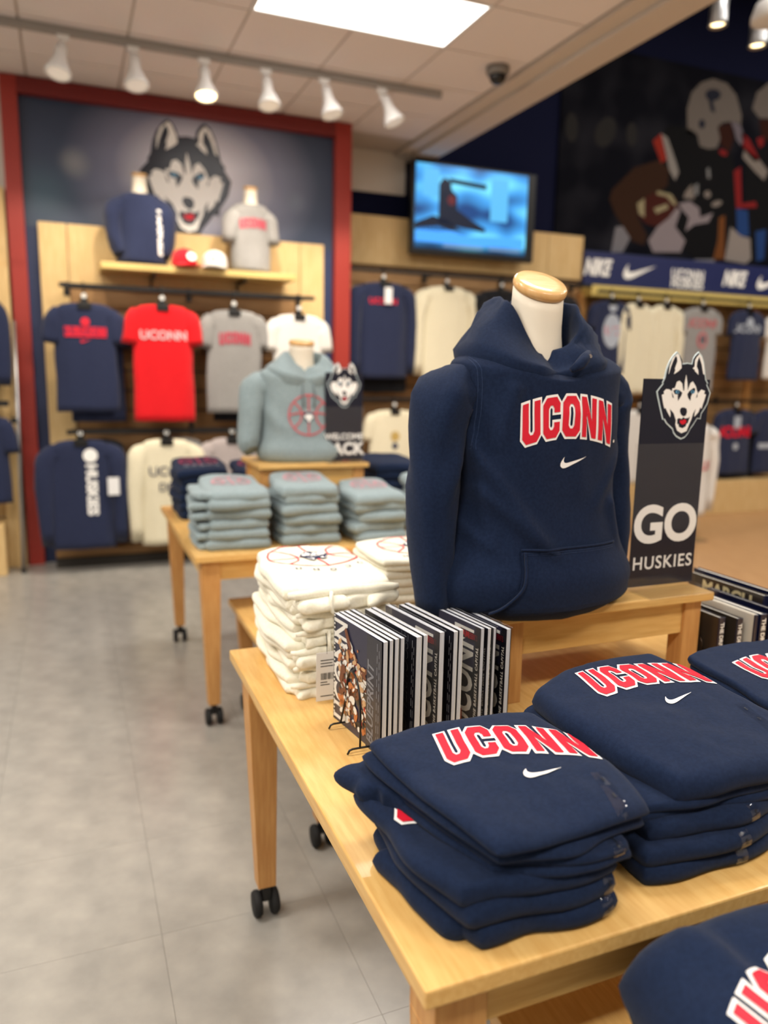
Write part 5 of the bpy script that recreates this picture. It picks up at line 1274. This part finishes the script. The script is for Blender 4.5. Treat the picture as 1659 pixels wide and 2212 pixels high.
# --- grey stacks and navy stacks on the rear table
GG = 'folded blue-grey hoodies on the rear table'
def plain_stack(m, X0, X1, Y0, Y1, z0, z1_, n, lab, grp, seed, print_top=None, xtra=True):
    out = []; names = ['bottom', 'second lowest', 'third lowest', 'fourth lowest', 'fifth lowest', 'sixth lowest']
    for k in range(n):
        rnd = random.Random(seed + k); za = lerp(z0, z1_, k / n); zb = lerp(z0, z1_, (k + 1) / n) - .0005
        nm = 'top' if k == n - 1 else names[k]
        ex = None
        if xtra:
            def ex(mb, rnd, za=za, zb=zb):
                pillow(mb, ((X0 - rnd.uniform(.03, .07), Y0 + .04), (X0 + .04, Y0 + .02), (X0 + .04, Y1 - .05), (X0 - .04, Y1 - .02)), za, zb - .012, seed + 9, lambda s, t, p: -.006 * max(0, -s), n=8, wob=.012)
        out.append(folded('folded_hoodie', '%s %s' % (nm, lab), 'hoodie', m, ((X0 + rnd.uniform(-.008, .008), Y0 + rnd.uniform(-.01, .006)), (X1 + rnd.uniform(-.006, .006), Y0 + rnd.uniform(-.01, .006)), (X1, Y1), (X0, Y1)), za, zb + .003, seed + k, grp,
                          (lambda s, t, p: .02 * max(0, t) - .012 * max(0, -t) ** 2 - .01 * abs(s) ** 3) if k == n - 1 else (lambda s, t, p, k=k: -.005 * abs(s) ** 3), n=10, wob=.012, extra=ex, layers=1))
    if print_top:
        o = out[-1]; t = tree_w(o); cx = (X0 + X1) / 2; cy = lerp(Y0, Y1, .58)
        drape_on(o, 'print_ball', mesh2d(ball(.085, .009), .03), print_top, (cx, cy, 1.4), (1, 0, 0), (0, 1, 0), (0, 0, -1), .002, t)
    return out
PKR = mat('faint_red_line', (196, 140, 148), rough=.7)
plain_stack(GREYB, .50, .775, 3.13, 3.50, .7605, 1.015, 6, 'blue-grey hoodie of the stack at the table\'s left end', GG, 200, PKR)
plain_stack(GREYB, .815, 1.09, 3.13, 3.46, .7605, 1.025, 6, 'blue-grey hoodie of the middle grey stack', GG, 210, PKR, False)
plain_stack(GREYB, 1.13, 1.40, 3.10, 3.44, .7605, .985, 5, 'blue-grey hoodie of the right grey stack', GG, 220, PKR, False)
plain_stack(GREYB, 1.46, 1.74, 3.12, 3.44, .7605, 1.01, 5, 'blue-grey hoodie of the stack behind the navy sleeve', GG, 230, PKR, False)
GN = 'folded navy hoodies on the rear table'
ns = plain_stack(NAVY, .47, .745, 3.86, 4.22, .7605, 1.02, 6, 'navy hoodie of the rear-left stack behind the grey ones', GN, 240, None, False)
def navy_print(o, cx, cy):
    t = tree_w(o)
    drape_on(o, 'print_ball', mesh2d(ball(.10, .012), .03), mat('plum_print', (130, 40, 70), rough=.7), (cx, cy, 1.4), (1, 0, 0), (0, 1, 0), (0, 0, -1), .002, t)
    for i in range(5): drape_on(o, 'print_dot', mesh2d([circle(0, 0, .012, hole=.004)]), INKG, (cx + (i - 2) * .038, cy - .125 + .006 * abs(i - 2), 1.4), (1, 0, 0), (0, 1, 0), (0, 0, -1), .002, t)
navy_print(ns[-1], .61, 4.09)
ns2 = plain_stack(NAVY, .79, 1.06, 3.90, 4.22, .7605, 1.0, 6, 'navy hoodie of the rear stack left of the small riser', GN, 250, None, False)
navy_print(ns2[-1], .92, 4.10)
plain_stack(NAVY, 1.42, 1.72, 3.62, 3.96, .7605, 1.05, 6, 'navy hoodie of the rear-right stack beside the small sign', GN, 260, None, False)

# ------------------------------------------------------------ magazines
PAPER = mat('page_edges', (214, 216, 220), rough=.7, rgb2=(176, 182, 194), scale=60, stretch=(40, 1, .2), contrast=(.4, .6))
COVW = mat('cover_white', (222, 220, 214), rough=.3)
COVD = mat('cover_dark', (26, 26, 34), rough=.28, spec=.6)
COVI = mat('cover_indigo', (44, 44, 66), rough=.28, spec=.6)
COVR = mat('cover_red', (176, 28, 40), rough=.35)
COVO = mat('cover_outline_grey', (120, 122, 130), rough=.4)
BROWN = mat('print_skin_brown', (112, 66, 44), rough=.45)
ORANGE = mat('print_orange', (186, 112, 62), rough=.45)
TAN = mat('print_tan', (196, 158, 118), rough=.45)
BLUEP = mat('print_teal', (40, 110, 130), rough=.4)
MY0, MY1 = 1.292, 1.498
def mag(label, xf, xb, th, h, style, lean=0.0, y0=MY0, y1=MY1, pages=True, group='magazines standing in a row on the front table', twist=0.0, sleeve_=False):
    """cover faces -x; xf = x of the cover at the front edge, xb = at the back edge; th = thickness"""
    t = thing('magazine', label, 'magazine', (xf, y0, H1 + .0005), group)
    W_ = y1 - y0
    yaw = math.atan2(-(xb - xf), W_)
    t.rotation_euler = (0, lean, yaw)
    MB().box(0, .0006, 0, W_, .0, h).build('front_cover', COVD if style != 'first' else COVI, t)
    MB().box(.0007, th - .0007, .001, W_ - .001, .001, h - .001).build('pages', PAPER, t)
    MB().box(th - .0006, th, 0, W_, 0, h).build('back_cover', COVD if sleeve_ else COVW, t)
    MB().box(-.0001, th + .0001, W_, W_ + .0006, 0, h).build('spine', COVW, t)
    U = (0, -1, 0); V = (0, 0, 1)
    def pr(name, vf, m, yy, zz, k=1): return flat(name, vf, m, t, (-.0001, W_ - yy, zz), U, V, .0002 * k)
    def R90(vf, fit=.94):
        k = min(1.0, h * fit / max(1e-6, max(a for a, b in vf[0]) - min(a for a, b in vf[0])))
        return ([(-b, a * k) for a, b in vf[0]], vf[1])
    if style == 'first':
        random.seed(11)
        pr('cover_border', mesh2d([rect(0, .010, 0, h), rect(W_ - .018, W_, 0, h)]), COVD, 0, 0)
        pr('lettering', R90(text_mesh('UCONN', .082, .02, res=3)), COVW, .036, h / 2, 2)
        for i in range(26): pr('border_mark', mesh2d([rect(.002, .007, 0, .004)]), COVW, 0, .006 + i * .009, 2)
        for n_, (m_, cnt) in enumerate(((BROWN, 34), (TAN, 34), (COVW, 34), (ORANGE, 28), (COVR, 8), (COVD, 26), (BROWN, 30), (TAN, 20), (COVW, 26))):
            L = []
            for i in range(cnt):
                u = random.random(); z_ = random.uniform(.02, h - .05) ; yy = lerp(.030, W_ - .060, random.random())
                if z_ > h * .7 and yy > .12: z_ -= .09
                a = random.uniform(.0025, .008); b_ = a * random.uniform(1, 2.4); rot = random.uniform(0, pi); n0 = random.randint(5, 8)
                L.append([[(yy + a * cos(2 * pi * q / n0) * cos(rot) - b_ * sin(2 * pi * q / n0) * sin(rot), z_ + a * cos(2 * pi * q / n0) * sin(rot) + b_ * sin(2 * pi * q / n0) * cos(rot)) for q in range(n0)]])
            pr('player_collage', mesh2d(L), m_, 0, 0, 3 + n_)['kind'] = 'stuff'
        # the big central jersey figures
        pr('player_arm', mesh2d([[[(.052, .215), (.06, .222), (.075, .20), (.085, .185), (.078, .175), (.065, .19)]]]), BROWN, 0, 0, 13)
        pr('player_arm', mesh2d([[[(.03, .10), (.04, .135), (.055, .14), (.06, .12), (.052, .12), (.045, .10), (.065, .085), (.06, .075)]]]), BROWN, 0, 0, 13)
        pr('title_strip', mesh2d([rect(W_ - .058, W_, 0, h)]), mat('cover_slate', (52, 52, 60), rough=.3), 0, 0, 14)
        pr('lettering', R90(text_mesh('BLUEPRINT', .034, .02, .25, res=3)), COVO, W_ - .040, .095, 15)
        for i in range(9): pr('cover_caption', mesh2d([rect(W_ - .018, W_ - .016, .02 + i * .024, .036 + i * .024), rect(W_ - .010, W_ - .008, .024 + i * .022, .04 + i * .022)]), COVO, 0, 0, 15)
    elif style == 'powerhouse':
        pr('lettering', R90(text_mesh('POWERHOUSE', .036, .008, .25, res=3)), COVO, W_ - .040, h * .52)
        pr('lettering_inner', R90(text_mesh('POWERHOUSE', .034, -.004, .25, res=3)), COVD, W_ - .040, h * .52, 2)
        for i in range(9): pr('cover_caption', mesh2d([rect(W_ - .014, W_ - .012, .02 + i * .024, .036 + i * .024), rect(W_ - .008, W_ - .0065, .024 + i * .022, .04 + i * .022)]), COVO, 0, 0, 2)
    else:
        pr('cover_photo', mesh2d([rect(0, W_ - .01, .15, h)]), COVI, 0, 0)
        pr('lettering', R90(text_mesh('UCONN', .088, .03, res=3)), COVW, W_ - .050, h * .49, 2)
        v, f = text_mesh('SLAM', .020, .02); v2, f2 = text_mesh('PRESENTS', .017, .0)
        pr('cover_photo_player', mesh2d([[[(W_ - .10, .04), (W_ - .075, .075), (W_ - .06, .07), (W_ - .055, .03), (W_ - .07, .01), (W_ - .10, .02)]], [[(W_ - .11, .19), (W_ - .09, .225), (W_ - .08, .20), (W_ - .072, .22), (W_ - .068, .19), (W_ - .085, .17)]]]), BROWN, 0, 0, 3)
        pr('cover_photo_shoe', mesh2d([[[(W_ - .075, .02), (W_ - .06, .05), (W_ - .052, .05), (W_ - .05, .02), (W_ - .066, .012)]]]), mat('print_deep_orange', (196, 78, 48), rough=.4), 0, 0, 4)
        pr('red_block', mesh2d([rect(W_ - .066, W_ - .016, h - .034, h - .016)]), COVD, 0, 0, 4)
        pr('lettering', ([(a * .8, b) for a, b in v], f), COVR, W_ - .055, h - .025, 5)
        pr('lettering', ([(a * .45, b) for a, b in v2], f2), COVR, W_ - .026, h - .025, 5)
        pr('title_strip', mesh2d([rect(W_ - .016, W_, 0, h)]), COVD, 0, 0, 5)
        pr('lettering', R90(text_mesh('THE BASKETBALL CAPITAL', .0105, .03, .2, 1.25)), COVW, W_ - .008, h * .5, 6)
    if sleeve_:
        MB().box(-.002, -.0018, -.002, W_ + .003, 0, h + .003).box(th + .0012, th + .0014, -.002, W_ + .003, 0, h + .003).build('plastic_sleeve', FILM, t)
    return t
mags = [('first magazine in the row, crowded player collage cover, behind the wire easel', .531, .500, .010, .236, 'first', False),
        ('thin magazine directly behind the collage cover', .544, .511, .008, .238, 'powerhouse', False),
        ('third magazine in the row with loose curling pages', .555, .522, .009, .239, 'powerhouse', False),
        ('fourth magazine in the row, in a clear sleeve, pages fanned', .567, .536, .010, .240, 'powerhouse', True),
        ('dark magazine with vertical outlined title, nearest the easel group', .600, .570, .013, .238, 'powerhouse', False),
        ('magazine pressed behind the first outlined-title cover', .615, .584, .010, .240, 'powerhouse', False),
        ('magazine with large pale vertical letters, leftmost of that cover', .650, .618, .013, .242, 'slam', True),
        ('second dark outlined-title magazine, mid row', .681, .650, .010, .240, 'powerhouse', False),
        ('magazine right behind the second outlined-title cover', .693, .663, .010, .242, 'powerhouse', False),
        ('magazine with large pale letters and a red shoe, second of that cover', .742, .708, .010, .240, 'slam', True),
        ('thin magazine with only its white strip lettering showing', .758, .726, .008, .238, 'slam', False),
        ('magazine with white page block before the last cover', .771, .740, .008, .238, 'slam', True),
        ('last magazine of the row, against the riser leg', .802, .775, .012, .232, 'slam', True)]
for lab, xf, xb, th, h, st, sl_ in mags: mag(lab, xf, xb, th, h, st, sleeve_=sl_)
# wire easels
def easel(label, x, y0, y1, h, z=H1, m=BLACKM, lean=.02, group='wire easels', foot=.04):
    t = thing('wire_easel', label, 'easel', (x, y0, z), group); ym = (y1 - y0)
    arc = [(-foot * .0, 0, .012)] + [(lean * (k / 14) * 1.0, ym / 2 - ym / 2 * cos(pi * k / 14), .012 + (h - .012) * (sin(pi * k / 14) ** .55)) for k in range(1, 14)] + [(0, ym, .012)]
    MB().tube(arc, .0022, 8).build('arch', m, t, smooth=True)
    for y in (0, ym):
        MB().tube([(.06, y, .012), (0, y, .012), (-foot * .7, y, .012), (-foot, y, .010), (-foot - .004, y, .0025)], .0022, 8).build('foot', m, t, smooth=True)
easel('black wire easel holding up the collage magazine', .498, 1.322, 1.440, .145, foot=.022, lean=.012)
# books standing at the right
BKD = mat('book_dark_cover', (52, 46, 40), rough=.22, spec=.6)
BKN = mat('book_navy', (16, 22, 52), rough=.25, spec=.6)
BKW = mat('book_pages_white', (222, 218, 208), rough=.6)
def book(label, x, y0, y1, th, h, cov, words=None, group='hardback books at the right of the riser', z=H1, film=False):
    t = thing('book', label, 'book', (x, y0, z + .0005), group)
    W_ = y1 - y0
    MB().box(0, .002, 0, W_, 0, h).box(th - .002, th, 0, W_, 0, h).build('cover', cov, t, bevel=.0006)
    MB().box(-.0004, th + .0004, -.003, .0012, 0, h).build('spine', BKN, t, bevel=.0008)
    MB().box(.0022, th - .0022, .004, W_ - .003, .003, h - .003).build('pages', BKW, t)
    if words:
        v, f = text_mesh(words, th * .85, .03)
        sc = min(1.0, h * .92 / (max(a for a, b in v) - min(a for a, b in v)))
        flat('lettering', ([(b, -a * sc) for a, b in v], f), INKW, t, (th / 2, -.0031, h * .5), (1, 0, 0), (0, 0, 1), .0003)
    if film: MB().box(-.001, th + .001, -.004, W_ + .001, h + .0004, h + .0008).build('shrink_film', FILM, t)
    return t
book('shrink-wrapped dark book nearest the riser leg, white spine lettering', 1.470, 1.385, 1.54, .018, .158, BKD, 'THE DRIVE TO FIVE', film=True)
book('second shrink-wrapped book from the riser, same white spine lettering', 1.508, 1.365, 1.54, .018, .158, BKD, 'THE DRIVE TO FIVE', film=True)
book('pale-edged book with its pages toward the view', 1.548, 1.35, 1.54, .012, .168, BKW)
book('third book with white spine lettering, beside the pale-edged one', 1.562, 1.345, 1.54, .020, .170, BKN, 'THE DRIVE TO FIVE')
b_ = book('dark book with a large cream letter on its face', 1.600, 1.35, 1.56, .014, .178, BKN, 'DOMINANCE')
flat('cover_letter', text_mesh('S', .05, .05), mat('cream_print', (200, 190, 150)), b_, (-.0003, .03, .11), (0, -1, 0), (0, 0, 1), .0004)
b_ = book('tall dark book at the back of the group by the right edge', 1.630, 1.40, 1.66, .016, .196, BKD, 'MARCH')
flat('cover_lettering', text_mesh('MARCH', .05, .04), mat('cream_print', (200, 190, 150)), b_, (-.0003, .12, .165), (0, -1, 0), (0, 0, 1), .0004)
book('rearmost long dark book along the group\'s right side', 1.665, 1.36, 1.68, .018, .200, BKN, None)
easel('dark wire bookend easel beside the riser leg', 1.462, 1.42, 1.50, .10, m=mat('dark_bronze', (60, 46, 34), rough=.25, metal=.8), foot=.03)
